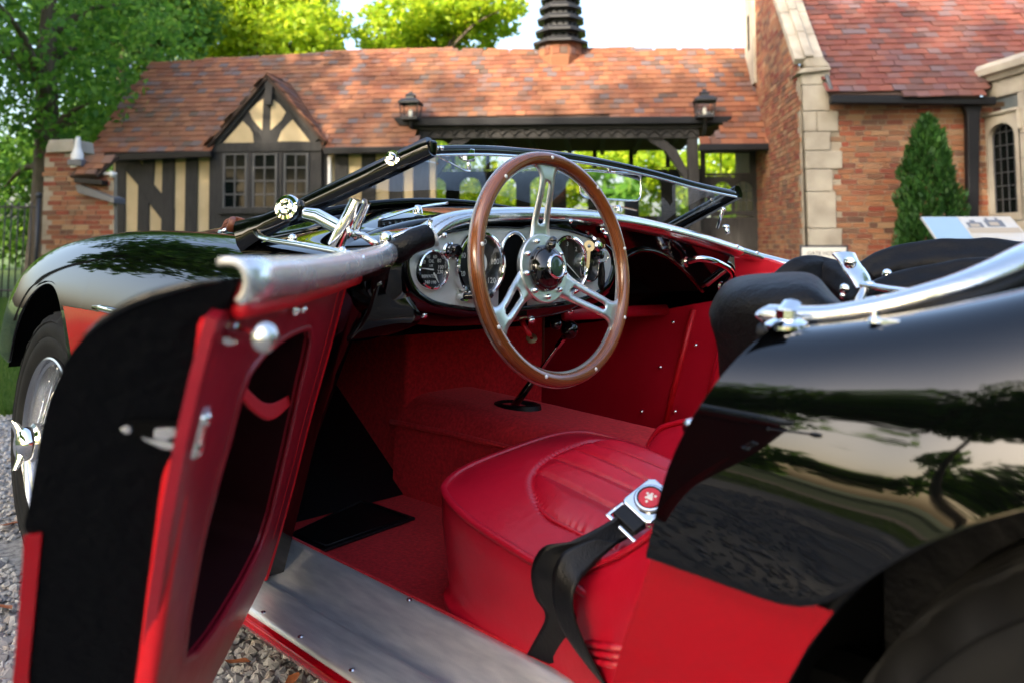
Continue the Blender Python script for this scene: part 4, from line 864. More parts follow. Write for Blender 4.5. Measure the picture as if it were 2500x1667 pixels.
mb = MB(); mb.grid([[at(1990, 690, 1, .36), at(2060, 680, 1, .36), at(2118, 690, 1, .38)], [at(1985, 712, 1, .40), at(2060, 712, 1, .40), at(2130, 700, 1, .40)]]); o = mb.build('hood_plate', M['chrome'], car, True); mod(o, 'SOLIDIFY', thickness=.004)
mb = MB(); mb.box((-1.2, -.56, .70), (-.50, .54, .715)); mb.box((-1.2, -.56, .40), (-.62, .545, .70)); mb.build('rear_shelf', M['black_cloth'], car)
mb = MB(); mb.box((-.62, .548, .246), (-.40, .60, .44)); mb.build('rear_side_board', M['dark_void'], car)
# closed passenger door on the far side
xs_ = [(.79, .145), (.74, .165), (.66, .19), (.54, .235), (.40, .285), (.25, .34)]
ys_ = {.79: -.618, .74: -.668, .66: -.702, .54: -.7075, .40: -.690, .25: -.655}
rows = [[Vector((xf + (shut_x(z) - xf) * t, ys_[z] - .006 * math.sin(PI * t), z)) for t in np.linspace(0, 1, 10)] for z, xf in xs_]
pd = bpy.data.objects.new('passenger_door', None); C.objects.link(pd); pd.parent = car
MB().grid(rows[:4]).build('outer_skin', M['black_paint'], pd, True); MB().grid(rows[3:]).build('lower_flank', M['red_paint'], pd, True)
# ---- the open door
door = bpy.data.objects.new('driver_door', None); C.objects.link(door); door.parent = car
PN = ((0, 1, .27), -.035 + .27 * .76)
def card(px, py_, off=0): return D2C(atd(px, py_, PN[0], PN[1] + off))
sm = .45; EC = .71 - sm * .757
EN = ((1, 0, -sm), EC)
def endp(px, py_, off=0): return D2C(atd(px, py_, EN[0], EN[1] + off))
o_dir = D2C((0, 1, 0)) - D2C((0, 0, 0)); e_dir = D2C((1, 0, 0)) - D2C((0, 0, 0))
outer = [(508, 730), (548, 702), (700, 668), (797, 648), (758, 800), (716, 950), (678, 1100), (640, 1235), (610, 1330), (575, 1400), (532, 1485), (490, 1568), (455, 1635), (330, 1650), (345, 1568), (372, 1380), (400, 1200), (432, 1030), (470, 870)]
hole = [(612, 800), (660, 768), (700, 752), (716, 752), (712, 800), (697, 850), (680, 930), (660, 1020), (641, 1100), (622, 1180), (600, 1250), (560, 1330), (515, 1408), (468, 1480), (430, 1522), (416, 1515), (428, 1420), (458, 1250), (490, 1120), (522, 1010), (545, 920), (570, 850)]
def resample(poly, n, c):
    P_ = [Vector((x, y, 0)) for x, y in poly]; m = len(P_); cc = Vector((*c, 0)); out_ = []
    for k in range(n):
        a = 2 * PI * k / n; d = Vector((math.cos(a), math.sin(a), 0)); best = None
        for i in range(m):
            p, q = P_[i] - cc, P_[(i + 1) % m] - cc; e = q - p; den = d.x * e.y - d.y * e.x
            if abs(den) < 1e-9: continue
            t = (p.x * e.y - p.y * e.x) / den; s_ = (p.x * d.y - p.y * d.x) / den
            if t > 0 and -1e-6 <= s_ <= 1 + 1e-6 and (best is None or t < best): best = t
        out_.append((c[0] + d.x * best, c[1] + d.y * best))
    return out_
cc = (585, 1050)
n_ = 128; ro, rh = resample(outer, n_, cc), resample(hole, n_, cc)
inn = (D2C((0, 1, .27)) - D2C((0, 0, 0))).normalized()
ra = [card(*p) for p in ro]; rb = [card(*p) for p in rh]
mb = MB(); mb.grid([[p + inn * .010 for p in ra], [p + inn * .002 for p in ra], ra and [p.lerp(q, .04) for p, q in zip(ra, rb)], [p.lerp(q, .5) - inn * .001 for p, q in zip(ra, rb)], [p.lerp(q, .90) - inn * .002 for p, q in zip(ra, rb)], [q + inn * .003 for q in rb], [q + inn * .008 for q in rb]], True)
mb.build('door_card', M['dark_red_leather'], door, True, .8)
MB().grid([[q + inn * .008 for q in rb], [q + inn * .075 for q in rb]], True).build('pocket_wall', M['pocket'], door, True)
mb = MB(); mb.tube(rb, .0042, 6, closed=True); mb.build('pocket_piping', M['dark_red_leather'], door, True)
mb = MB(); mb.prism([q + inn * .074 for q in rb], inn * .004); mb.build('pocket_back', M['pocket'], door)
fr = [(795, 652), (757, 800), (715, 950), (677, 1100), (640, 1236), (612, 1330)]
mb = MB(); mb.tube(crv([card(*p) + inn * .003 for p in fr], 5), .0055, 8, ab=(1, 1)); mb.build('front_edge_trim', M['red_vinyl'], door, True)
mb = MB(); mb.tube(crv([card(x - 14, y) for x, y in fr[:-1]], 5), .0016, 6); mb.build('card_stitching', M['red_vinyl'], door, True)
# strap inside the pocket
ribbon('pocket_strap', [card(548, 880, .012), card(572, 918, .010), (card(615, 945, .006)), card(655, 925, .010), card(688, 890, .014)], [.014, .016, .018, .014, .010], [(0, 0, 1), (.1, .1, 1), (.2, .2, 1), (.1, .1, 1), (0, 0, 1)], .003, 'red_vinyl', door)
# end face
prof = [(545, 640), (500, 645), (450, 652), (400, 664), (350, 678), (300, 697), (250, 726), (205, 762), (160, 815), (125, 885), (98, 975), (80, 1070), (66, 1150), (56, 1205), (62, 1224), (97, 1221), (88, 1290), (78, 1400), (66, 1520), (56, 1660)]
inner_l = [(330, 1660), (345, 1568), (372, 1380), (400, 1200), (432, 1030), (470, 870), (508, 735)]
prof = [(v.x, v.y) for v in crv([(x, y, 0) for x, y in prof[:15]], 4)] + prof[15:]; pe = [endp(*p) for p in prof + inner_l]
mb = MB(); mb.prism(pe, -e_dir * .012); mb.build('end_face', M['black_matte'], door)
mb = MB(); mb.tube([endp(*p) for p in prof[3:30]], [.0012 + .0022 * math.sin(PI * k_ / 26) for k_ in range(27)], 8); mb.build('skin_flange', M['black_paint'], door, True)
def hinge_pt(p):       # same profile point carried forward along the door
    return p - e_dir * .62
mb = MB(); up_ = [endp(*p) for p in prof[:-5]]; lw = [endp(*p) for p in prof[-5:]]
mb.grid([[p - e_dir * (.012 + .62 * t) + o_dir * (.012 * math.sin(PI * t)) - o_dir * .02 * t * t for p in up_] for t in np.linspace(0, 1, 9)]); mb.build('outer_skin', M['black_paint'], door, True)
lw2 = [endp(62, 1224)] + [endp(97, 1223)] + [endp(90, 1290), endp(80, 1400), endp(66, 1568), endp(58, 1660)]
red_l = [endp(58, 1226), endp(98, 1221), endp(92, 1290), endp(82, 1400), endp(70, 1520), endp(62, 1660), endp(20, 1660), endp(36, 1520), endp(46, 1400), endp(54, 1290)]
mb = MB(); mb.prism([p + e_dir * .002 for p in red_l], -e_dir * .55); mb.build('lower_flank', M['red_paint'], door)
# aluminium door capping
r0 = endp(532, 650, .004); r1 = D2C(atd(911, 577, (1, 0, 0), -.012))
ax_ = (r1 - r0).normalized(); up = Vector((0, 0, 1)); up = (up - ax_ * up.dot(ax_)).normalized(); sd_ = ax_.cross(up)
if sd_.dot(o_dir) < 0: sd_ = -sd_
mb = MB(); rows = []
for t in np.linspace(0, 1, 14):
    p = r0.lerp(r1, t) + Vector((0, 0, -.007 * math.sin(PI * t))); a = .0132 - .0016 * t; row = []
    for th in np.linspace(-1.1, 1.5, 15):       # rounded on the inside, flat on top
        row.append(p - sd_ * (.013 * math.cos(th) ** .7 - .004) + up * (a * math.sin(th)))
    row += [p + sd_ * .004 + up * (a * 1.0), p + sd_ * .010 + up * (a * .96)]
    rows.append(row)
mb.grid(rows); o = mb.build('door_capping', M['worn_alu'], door, True, 1.0); mod(o, 'SOLIDIFY', thickness=.0035, offset=-1)
mb = MB(); p0 = [r0 - sd_ * (.013 * math.cos(th) ** .7 - .004) + up * (.0132 * math.sin(th)) for th in np.linspace(-1.1, 1.5, 15)] + [r0 + sd_ * .004 + up * .0132, r0 + sd_ * .010 + up * .0127]
mb.tube([p + ax_ * .001 for p in p0], .0022, 6); mb.build('capping_edge', M['cut_edge'], door, True)
mb = MB(); mb.lathe([(0, .003), (.003, .0028), (.0052, 0)], r0.lerp(r1, .935) - sd_ * .0095, -sd_, 12); mb.lathe([(0, .002), (.006, .0015), (.0075, 0)], r0.lerp(r1, .55) - sd_ * .0092 - up * .002, -sd_, 12); mb.build('capping_screws', M['chrome'], door, True)
# vinyl bolster below the capping
mb = MB(); pts = [D2C(atd(x, y, PN[0], PN[1] - .006)) for x, y in ((552, 712), (640, 690), (730, 664), (800, 644), (850, 630), (885, 612))]; mb.tube(crv(pts, 4), [.006, .007, .0075, .008, .009, .010, .010, .010, .0105, .011, .011, .011, .011, .011, .011, .011, .010, .009, .008, .006, .004], 10); mb.build('capping_roll', M['red_vinyl'], door, True)
# soft red strips along the rear edge
mb = MB(); mb.tube(crv([endp(484, 742, .006), endp(478, 770, .006), endp(465, 850, .007), endp(445, 925, .007), endp(430, 965, .006)], 5), [.008, .0105, .0115, .012, .012, .0115, .0115, .011, .011, .0105, .0105, .010, .010, .0095, .009, .0085, .008, .007, .006, .004, .002], 12, ab=(1, .55)); mb.build('edge_strip', M['red_vinyl'], door, True)
mb = MB(); mb.tube(crv([endp(432, 1050, .006), endp(408, 1085, .006), endp(392, 1180, .007), endp(362, 1380, .007), endp(328, 1620, .006)], 5), [.002, .006, .008, .0095, .0105, .011, .0115, .012, .012, .012, .012, .0115, .0115, .011, .011, .011, .0105, .0105, .0105, .0105, .01], 12, ab=(1, .55)); mb.build('edge_strip', M['red_vinyl'], door, True)
# latch barrel, dovetail and pull knob
mb = MB(); l0, l1 = endp(462, 938, .010), endp(440, 1024, .012); mb.tube([l0, l0.lerp(l1, .35), l1], [.006, .0075, .0065], 12); mb.ball(l1, .0088, 14); mb.ball(endp(466, 960, .012), .006, 10); mb.build('latch_barrel', M['chrome'], door, True, .9)
mb = MB(); mb.prism([endp(x, y, .006) for x, y in ((270, 986), (300, 968), (405, 972), (425, 1002), (412, 1034), (372, 1030), (318, 1004))], -e_dir * .012); o = mb.build('dovetail_recess', M['dark_void'], door)
mb = MB(); mb.prism([endp(x, y, .010) for x, y in ((318, 1006), (372, 1014), (414, 1020), (412, 1036), (372, 1032))], -e_dir * .010); mb.prism([endp(x, y, .009) for x, y in ((270, 984), (296, 976), (302, 994), (286, 998))], -e_dir * .008); mb.prism([endp(x, y, .009) for x, y in ((352, 984), (400, 982), (414, 1000), (380, 1012), (350, 1004))], -e_dir * .008); o = mb.build('dovetail', M['worn_alu'], door); bev(o, .002)
k0 = card(528, 766, -.002); k1 = D2C(atd(608, 776, (0, 1, 0), -.070))
mb = MB(); mb.tube([k0, k0.lerp(k1, .5), k1], [.0050, .0038, .0044], 12); mb.lathe([(.008, 0), (.0075, .002), (.005, .003)], k0, (k1 - k0), 16); mb.build('pull_stalk', M['chrome'], door, True, .8)
MB().ball(k1, .0082, 20, (1, 1, 1.12)).build('pull_knob', M['alu'], door, True)
mb = MB(); c0 = card(676, 711, -.004); mb.lathe([(0, .012), (.003, .011), (.004, .007), (.0025, .005), (.006, .003), (.0065, 0)], c0, -o_dir, 12); mb.build('snap_stud', M['chrome'], door, True)
# ---- keys on their ring, hanging from the ignition lock
ky = thing('key_ring', 'bunch of keys with a dark fob hanging from the dashboard ignition lock', 'keys'); ky.rotation_euler = (ROLL, 0, 0)
KX = .062
mb = MB(); k0 = PD(1366, 566, KX); mb.lathe([(0, .014), (.008, .013), (.011, .009), (.012, 0), (.012, -.012)], k0, (-1, 0, 0), 8); mb.build('lock_barrel', M['chrome'], car, True, .5)
def key(c, r, dr, m, nm):
    mb = MB(); n_ = Vector((-.75, .6, .1)).normalized(); mb.lathe([(.0035, .001), (r, .001), (r, -.001), (.0035, -.001), (.0035, .001)], c, n_, 18); t = Vector(dr).normalized(); s_ = t.cross(n_); mb.prism([c + t * r * .8 + s_ * .0032, c + t * (r + .03) + s_ * .0032, c + t * (r + .034), c + t * (r + .03) - s_ * .0028, c + t * r * .8 - s_ * .0032], n_ * .002); return mb.build(nm, m, ky, True, .5)
key(PD(1378, 560, KX - .006), .012, (.3, .0, .2), M['chrome'], 'key'); key(PD(1353, 566, KX), .011, (0, .1, -1), M['brass'], 'key')
rc = PD(1383, 589, KX - .004); n1 = Vector((-.8, .55, 0)).normalized(); u1 = n1.cross(Vector((0, 0, 1))); mb = MB(); mb.tube([rc + u1 * (.0125 * math.cos(a)) + Vector((0, 0, .0125 * math.sin(a))) for a in np.linspace(0, 2 * PI, 25)[:-1]], .0011, 6, closed=True); mb.build('split_ring', M['chrome'], ky, True)
mb = MB(); mb.tube([PD(1383, 602, KX - .004), PD(1382, 625, KX - .004), PD(1381, 655, KX - .004), PD(1382, 668, KX - .004)], [.004, .0085, .0085, .005], 12, ab=(1, .45)); mb.build('key_fob', M['black_leather'], ky, True)
for q in (PD(1392, 537, .098),): MB().lathe([(0, .010), (.005, .009), (.007, .005), (.005, .003), (.009, 0)], q, (-1, 0, 0), 14).build('dash_stud', M['chrome'], car, True, .7)
MB().lathe([(.0, .020), (.008, .018), (.010, .008), (.011, 0)], PD(1366, 586, .07), (-1, 0, 0), 14).build('light_switch', M['bakelite'], car, True, .7)
# ================================================================== materials of the place
TILE = [(.115, .038, .019), (.17, .054, .024), (.21, .076, .034), (.235, .094, .043), (.185, .064, .030), (.13, .058, .038), (.10, .078, .082), (.215, .080, .037), (.15, .045, .021), (.075, .052, .040)]
BRICK = [(.29, .15, .075), (.25, .115, .055), (.19, .034, .018), (.32, .195, .105), (.10, .046, .030), (.27, .115, .05), (.21, .045, .022), (.14, .075, .045), (.16, .028, .016), (.30, .145, .068), (.22, .078, .036)]
def both(name, cols, rough, bs=60, bst=.3):
    a = vary(mat(name, cols[0], rough), cols, mode='object'); b = vary(mat(name + '_run', cols[0], rough), cols, mode='island')
    for m in (a, b): bump(m, bs, bst, .01)
    return a, b
M['tile'], M['tile_run'] = both('clay_tile', TILE, .8)
M['tile2'], M['tile2_run'] = both('red_clay_tile', [(.115, .031, .021), (.155, .042, .026), (.185, .057, .036), (.135, .034, .023), (.115, .080, .084), (.17, .050, .030), (.070, .036, .032), (.19, .067, .044)], .75)
M['brick'], M['brick_run'] = both('brick', BRICK, .88, 90)
for k_ in ('tile', 'tile_run'): weather(M[k_], (.085, .058, .026), .55, .6)
for k_ in ('tile2', 'tile2_run'): weather(M[k_], (.075, .036, .028), .7, .5)
for k_ in ('brick', 'brick_run'): weather(M[k_], (.14, .075, .05), .9, .45)
M['mortar'] = bump(vary(mat('mortar', (.30, .25, .19), .95), [(.24, .20, .15), (.34, .29, .22)], 6), 120, .4)
M['stone'] = bump(vary(mat('limestone', (.5, .42, .30), .9), [(.25, .22, .175), (.35, .31, .25), (.42, .38, .31)], 3, 6), 40, .35, .01)
M['stucco'] = bump(vary(mat('cream_stucco', (.55, .43, .25), .95), [(.48, .37, .21), (.60, .47, .28)], 3, 5), 60, .3)
M['timber'] = bump(vary(mat('dark_timber', (.03, .028, .028), .75), [(.012, .0115, .012), (.028, .026, .026)], 8, 5, stretch=(3, 3, .5)), 50, .4)
M['gutter'] = mat('black_gutter', (.006, .0065, .009), .5, 0, Specular_IOR_Level=.25)
M['iron'] = mat('black_iron', (.018, .019, .022), .5)
M['leaded'] = mat('window_glass', (.003, .005, .005), .08, 0, Specular_IOR_Level=.10)
M['lead'] = mat('window_bars', (.055, .058, .066), .5)
M['slate'] = bump(mat('slate_grey', (.10, .105, .12), .5), 40, .3)
M['white_pipe'] = mat('pale_metal', (.62, .62, .60), .5)
M['sign_white'] = bump(mat('sign_white', (.66, .64, .58), .6), 30, .1)
M['sign_dark'] = mat('sign_lettering', (.035, .035, .04), .6)
M['bark'] = bump(vary(mat('bark', (.09, .065, .045), .95), [(.055, .04, .028), (.13, .10, .07)], 9, 6, stretch=(1, 1, .25)), 26, .8, .03)
M['under'] = mat('roof_felt', (.05, .03, .022), .95)
def leafmat(name, cols, trans=.45):
    m = bpy.data.materials.new(name); m.use_nodes = True; n, l = m.node_tree.nodes, m.node_tree.links; n.clear()
    o = n.new('ShaderNodeOutputMaterial'); mx = n.new('ShaderNodeMixShader'); mx.inputs[0].default_value = trans
    d = n.new('ShaderNodeBsdfPrincipled'); t = n.new('ShaderNodeBsdfTranslucent'); d.inputs['Roughness'].default_value = .55; d.inputs['Specular IOR Level'].default_value = .3
    g = n.new('ShaderNodeNewGeometry'); r = n.new('ShaderNodeValToRGB'); el = r.color_ramp.elements
    for i in range(len(cols) - 2): el.new(.5)
    for i, c in enumerate(cols): el[i].position = i / (len(cols) - 1); el[i].color = (*c, 1)
    l.new(g.outputs['Random Per Island'], r.inputs[0]); l.new(r.outputs[0], d.inputs['Base Color'])
    hs = n.new('ShaderNodeHueSaturation'); hs.inputs['Value'].default_value = 1.5; hs.inputs['Hue'].default_value = .485; l.new(r.outputs[0], hs.inputs['Color']); l.new(hs.outputs[0], t.inputs[0])
    l.new(d.outputs[0], mx.inputs[1]); l.new(t.outputs[0], mx.inputs[2]); l.new(mx.outputs[0], o.inputs[0]); return m
M['leaf_dark'] = leafmat('dark_leaf', [(.035, .12, .018), (.08, .21, .026), (.15, .30, .035)], .58)
M['leaf_mid'] = leafmat('mid_leaf', [(.04, .12, .016), (.07, .17, .02), (.11, .21, .024)], .5)
M['leaf_lime'] = leafmat('lime_leaf', [(.15, .27, .012), (.26, .38, .016), (.37, .44, .02)], .6)
M['leaf_cypress'] = leafmat('cypress_leaf', [(.010, .045, .008), (.02, .075, .012), (.035, .095, .014)], .2)
M['leaf_yellow'] = leafmat('yellow_leaf', [(.22, .16, .02), (.14, .14, .02)], .4)
M['leaf_fallen'] = mat('fallen_leaf', (.28, .09, .03), .7)
# ================================================================== ground
def sheet(name, pts, z, m):
    o = pyd(name, [(x, y, z) for x, y in pts], [tuple(range(len(pts)))], m); o['kind'] = 'structure'; return o
mg = mat('gravel_ground', (.3, .28, .25), .95); vary(mg, [(.11, .105, .10), (.24, .225, .205), (.33, .315, .29)], 60, 6); bump(mg, 130, .5, .01)
ml = mat('lawn_soil', (.05, .08, .02), .95); vary(ml, [(.035, .075, .012), (.06, .11, .018), (.085, .13, .03)], 1.2, 8); bump(ml, 150, .8, .03)
mt = mat('track', (.20, .15, .11), .95); vary(mt, [(.15, .11, .08), (.27, .21, .16)], 8, 6); bump(mt, 60, .6, .02)
sheet('ground', [(-300, -300), (300, -300), (300, 300), (-300, 300)], -.008, ml)
sheet('gravel_drive', [(-14, -9.5), (3.3, -12), (3.75, .05), (3.3, .55), (2.6, 6.8), (-14, 6.2)], -.002, mg)
sheet('path', [(-60, 9.2), (30, 10.6), (30, 12.2), (-60, 11.0)], -.003, mt)
# gravel stones near the car, one mass
def stones(n_, pick, smin, smax, name='gravel'):
    base = [Vector(v) for v in ((0, 0, 1), (.9, 0, .2), (.28, .85, .25), (-.72, .53, .2), (-.72, -.53, .25), (.28, -.85, .2), (.72, .53, -.3), (-.28, .85, -.3), (-.9, 0, -.3), (-.28, -.85, -.3), (.72, -.53, -.3))]
    fc = [(0, 1, 2), (0, 2, 3), (0, 3, 4), (0, 4, 5), (0, 5, 1), (1, 6, 2), (2, 6, 7), (2, 7, 3), (3, 7, 8), (3, 8, 4), (4, 8, 9), (4, 9, 5), (5, 9, 10), (5, 10, 1), (1, 10, 6)]
    bv = np.array(base); V_, L_ = [], []
    for i in range(n_):
        x, y = pick(); s = random.uniform(smin, smax) * random.choice((.7, 1, 1, 1.3)); a = random.uniform(0, 6.28); sc = np.array([random.uniform(.8, 1.5), random.uniform(.7, 1.1), random.uniform(.5, .9)]) * s
        v = bv * (1 + np.random.uniform(-.22, .22, bv.shape)) * sc; t = random.uniform(-.5, .5); ct, st_ = math.cos(t), math.sin(t)
        v = np.stack([v[:, 0] * ct - v[:, 2] * st_, v[:, 1], v[:, 0] * st_ + v[:, 2] * ct], 1)
        v = np.stack([v[:, 0] * math.cos(a) - v[:, 1] * math.sin(a) + x, v[:, 0] * math.sin(a) + v[:, 1] * math.cos(a) + y, v[:, 2] + random.uniform(0, .35) * s], 1)
        L_.append(np.array(fc).ravel() + len(V_) * 11); V_.append(v)
    V_ = np.concatenate(V_); L_ = np.concatenate(L_)
    ms = mat('gravel_stone', (.4, .38, .35), .9); vary(ms, [(.16, .155, .15), (.24, .23, .22), (.31, .30, .285), (.38, .37, .345), (.28, .24, .20), (.19, .19, .20)], mode='island'); bump(ms, 120, .4, .004)
    o = fast(name, V_, L_, np.arange(0, len(L_), 3), ms); o['kind'] = 'stuff'; return o
def pick_left():
    while True:
        x, y = random.uniform(.75, 3.6), random.uniform(.02, 1.5)
        if y > .70 + .0 or x > 1.7: return x, y
def pick_near():
    return random.uniform(.25, 1.05), random.uniform(.2, 1.05)
def pick_all():
    r = random.random()
    return pick_near() if r < .36 else pick_left()
stones(17000, pick_all, .006, .0125)
stones(20000, lambda: (random.uniform(-5, 2.0), .78 + 5.3 * random.random() ** 1.3), .010, .017)
# grass: blades on the lawn seen beside the front wheel
def blades(name, n_, pick, h0, h1, m):
    V_ = np.zeros((n_ * 3, 3)); 
    for i in range(n_):
        x, y = pick(); a = random.uniform(0, 6.28); h = random.uniform(h0, h1); w = .004 + .003 * random.random(); l_ = random.uniform(-.5, .5) * h
        V_[3 * i] = (x - w * math.cos(a), y - w * math.sin(a), -.004); V_[3 * i + 1] = (x + w * math.cos(a), y + w * math.sin(a), -.004); V_[3 * i + 2] = (x + l_ * math.sin(a), y - l_ * math.cos(a), h)
    o = fast(name, V_, np.arange(n_ * 3), np.arange(0, n_ * 3, 3), m); o['kind'] = 'stuff'; return o
M['grass_blade'] = leafmat('grass_blade', [(.03, .085, .010), (.055, .12, .016), (.09, .15, .03)], .35)
def pick_lawn():
    D = 3.9 + 8.2 * random.random() ** 1.3; px = random.uniform(-160, 130); p = dep(px, 800, D); return p.x, p.y
blades('grass', 42000, pick_lawn, .02, .06, M['grass_blade'])
def pick_strip(): return random.uniform(-9, 12), random.uniform(6.4, 9.2) + random.uniform(0, .6)
blades('grass', 12000, pick_strip, .06, .16, M['grass_blade'])
# fallen leaves on the gravel
lv = [((545, 1521), 'orange fallen leaf on the gravel just outside the open door', .028, .7), ((672, 1562), 'brown curled fallen leaf on the gravel under the sill', .026, 2.2), ((22, 1204), 'small tan fallen leaf on the gravel beside the front wheel', .03, 1.2), ((12, 1395), 'reddish fallen leaf on the gravel below the front tyre', .024, .3)]
for (px, py_), lab, s_, a_ in lv:
    d = rayw(px, py_); k = (.016 - CP[2]) / d[2]; p = CP + k * d
    mb = MB(); pr = [(-1, 0, 0), (-.4, .45, .15), (.4, .4, .1), (1, 0, .25), (.4, -.4, .12), (-.4, -.45, .18)]; mb.grid([[Vector(q) * s_ for q in (pr[0], pr[1], pr[2], pr[3])], [Vector((-1, 0, 0)) * s_, Vector((-.4, 0, -.02)) * s_, Vector((.4, 0, 0)) * s_, Vector((1, 0, .25)) * s_], [Vector(q) * s_ for q in (pr[0], pr[5], pr[4], pr[3])]])
    o = mb.build('fallen_leaf', M['leaf_fallen'], None, True); o.location = p; o.rotation_euler = (.2, .1, a_); tag(o, lab, 'leaf', 'fallen leaves on the gravel')
# ================================================================== buildings
def bld(name, label, cat, b=(0, 0, 0), rot=0, group=None):
    p = B0 + B1 * b[0] + B2 * b[1] + UZ * b[2]
    return thing(name, label, cat, p, BROT + rot, group)
def pip(x, y, poly):
    c = False; n = len(poly)
    for i in range(n):
        x1, y1 = poly[i]; x2, y2 = poly[(i + 1) % n]
        if (y1 > y) != (y2 > y) and x < (x2 - x1) * (y - y1) / (y2 - y1) + x1: c = not c
    return c
def scatter_pieces(cells, meshes, mo, mr, parent, name, run_name, keep=300, rank=None):
    """cells: (matrix, key). First KEEP by rank are objects that share mesh data, the rest is one joined part."""
    cells = sorted(cells, key=rank) if rank else cells
    for i, (mx, k) in enumerate(cells[:keep]):
        o = bpy.data.objects.new(name, meshes[k % len(meshes)]); C.objects.link(o); o.parent = parent; o.matrix_local = mx
    if len(cells) > keep:
        V_, L_, S_ = [], [], []; nv = nl = 0
        for mx, k in cells[keep:]:
            me = meshes[k % len(meshes)]; A = np.array(mx)
            v = np.array([vv.co[:] for vv in me.vertices]) @ A[:3, :3].T + A[:3, 3]
            for p in me.polygons:
                S_.append(nl); L_ += [nv + q for q in p.vertices]; nl += len(p.vertices)
            V_.append(v); nv += len(v)
        o = fast(run_name, np.concatenate(V_), L_, S_, mr, parent); o['kind'] = 'stuff'
def box_mesh(name, lo, hi, m, jit=0):
    mb = MB().box(lo, hi); me = bpy.data.meshes.new(name); me.from_pydata([tuple(v + Vector((random.uniform(-jit, jit), random.uniform(-jit, jit), random.uniform(-jit, jit)))) for v in mb.v], [], mb.f); me.materials.append(m); return me
def tile_roof(parent, polyloc, org, ud, vd, expo, tw, mo, mr, name='roof_tile', th=.016, skip=None, keep=300, rank_x=None):
    """polyloc: polygon in (u, v). Overlapping courses of flat tiles, each lying on the one below."""
    ud = Vector(ud).normalized(); vd = Vector(vd).normalized(); nd = ud.cross(vd); org = Vector(org)
    meshes = [box_mesh('roof_tile', (-tw * .49, -.002, -.004), (tw * .49, expo * 1.5, th - .004), mo, .0035) for _ in range(6)]
    us = [p[0] for p in polyloc]; vs_ = [p[1] for p in polyloc]; cells = []
    for j in range(int(min(vs_) / expo) - 1, int(max(vs_) / expo) + 1):
        for i in range(int(min(us) / tw) - 1, int(max(us) / tw) + 2):
            u = (i + (.5 if j % 2 else 0) + random.uniform(-.04, .04)) * tw; v = j * expo + random.uniform(-.006, .006)
            if not pip(u, v + expo * .5, polyloc): continue
            tl = -.10 + random.uniform(-.025, .025); t2 = random.uniform(-.02, .02)
            v2 = (vd * math.cos(tl) + nd * math.sin(tl)).normalized(); u2 = (ud + nd * t2).normalized(); n2 = u2.cross(v2); v2 = n2.cross(u2)
            p = org + ud * u + vd * v + nd * (.030 + random.uniform(-.002, .003))
            cells.append((Matrix(((u2.x, v2.x, n2.x, p.x), (u2.y, v2.y, n2.y, p.y), (u2.z, v2.z, n2.z, p.z), (0, 0, 0, 1))), random.randrange(6)))
    scatter_pieces(cells, meshes, mo, mr, parent, name, 'roof_tiles_upper', keep, rank_x)
    mb = MB(); mb.prism([org + ud * u + vd * v for u, v in polyloc], nd * -.05); mb.build('roof_deck', M['under'], parent)
def bricks(parent, poly, org, ud, nd, bl=.215, bh=.065, jt=.011, keep=300, rank=None, back=.02):
    """poly in (u, z): running bond with recessed mortar; nd points out of the wall."""
    ud, nd, org = Vector(ud), Vector(nd), Vector(org); zd = Vector((0, 0, 1))
    full = [box_mesh('brick', (-bl / 2, -.006, 0), (bl / 2, .008, bh), M['brick'], .0012) for _ in range(3)]
    half = [box_mesh('brick', (-bl * .23, -.006, 0), (bl * .23, .008, bh), M['brick'], .0012) for _ in range(2)]
    ms = full + half; cells = []
    us = [p[0] for p in poly]; zs = [p[1] for p in poly]; cw = bl + jt; ch = bh + jt
    for j in range(int(min(zs) / ch) - 1, int(max(zs) / ch) + 1):
        u = math.floor(min(us) / cw) * cw - (j % 3) * .37 * cw
        while u < max(us) + cw:
            hf = random.random() < .28; w = (bl * .46 if hf else bl)
            uc = u + w / 2; z = j * ch
            if pip(uc, z + bh / 2, poly) and pip(uc - w * .3, z + bh / 2, poly) and pip(uc + w * .3, z + bh / 2, poly):
                p = org + ud * uc + zd * z + nd * random.uniform(-.001, .002)
                cells.append((Matrix(((ud.x, nd.x, 0, p.x), (ud.y, nd.y, 0, p.y), (ud.z, nd.z, 1, p.z), (0, 0, 0, 1))), random.randrange(3) if not hf else 3 + random.randrange(2)))
            u += w + jt
    scatter_pieces(cells, ms, M['brick'], M['brick_run'], parent, 'brick', 'brickwork', keep, rank)
    mb = MB(); mb.prism([org + ud * u + zd * z for u, z in poly], nd * -back); mb.build('mortar', M['mortar'], parent)
FN = (0, 1, 0)
def fb(px, py_, b2=0.0): return atb(px, py_, FN, b2)
c1 = lambda x, y: (x * .36, y * .36)
def c2(x, y): return (752.6 + x * .36, y * .36)
def c3(x, y): return (1505.3 + x * .36, y * .36)
def slab(name, pts, b2, depth_, m, parent, bevel=0, conv=lambda x, y: (x, y)):
    """traced outline on the plane b2, given thickness away from the viewer"""
    mb = MB(); mb.prism([fb(*conv(*p), b2) for p in pts], (0, depth_, 0)); o = mb.build(name, m, parent)
    if bevel: bev(o, bevel, 2)
    return o
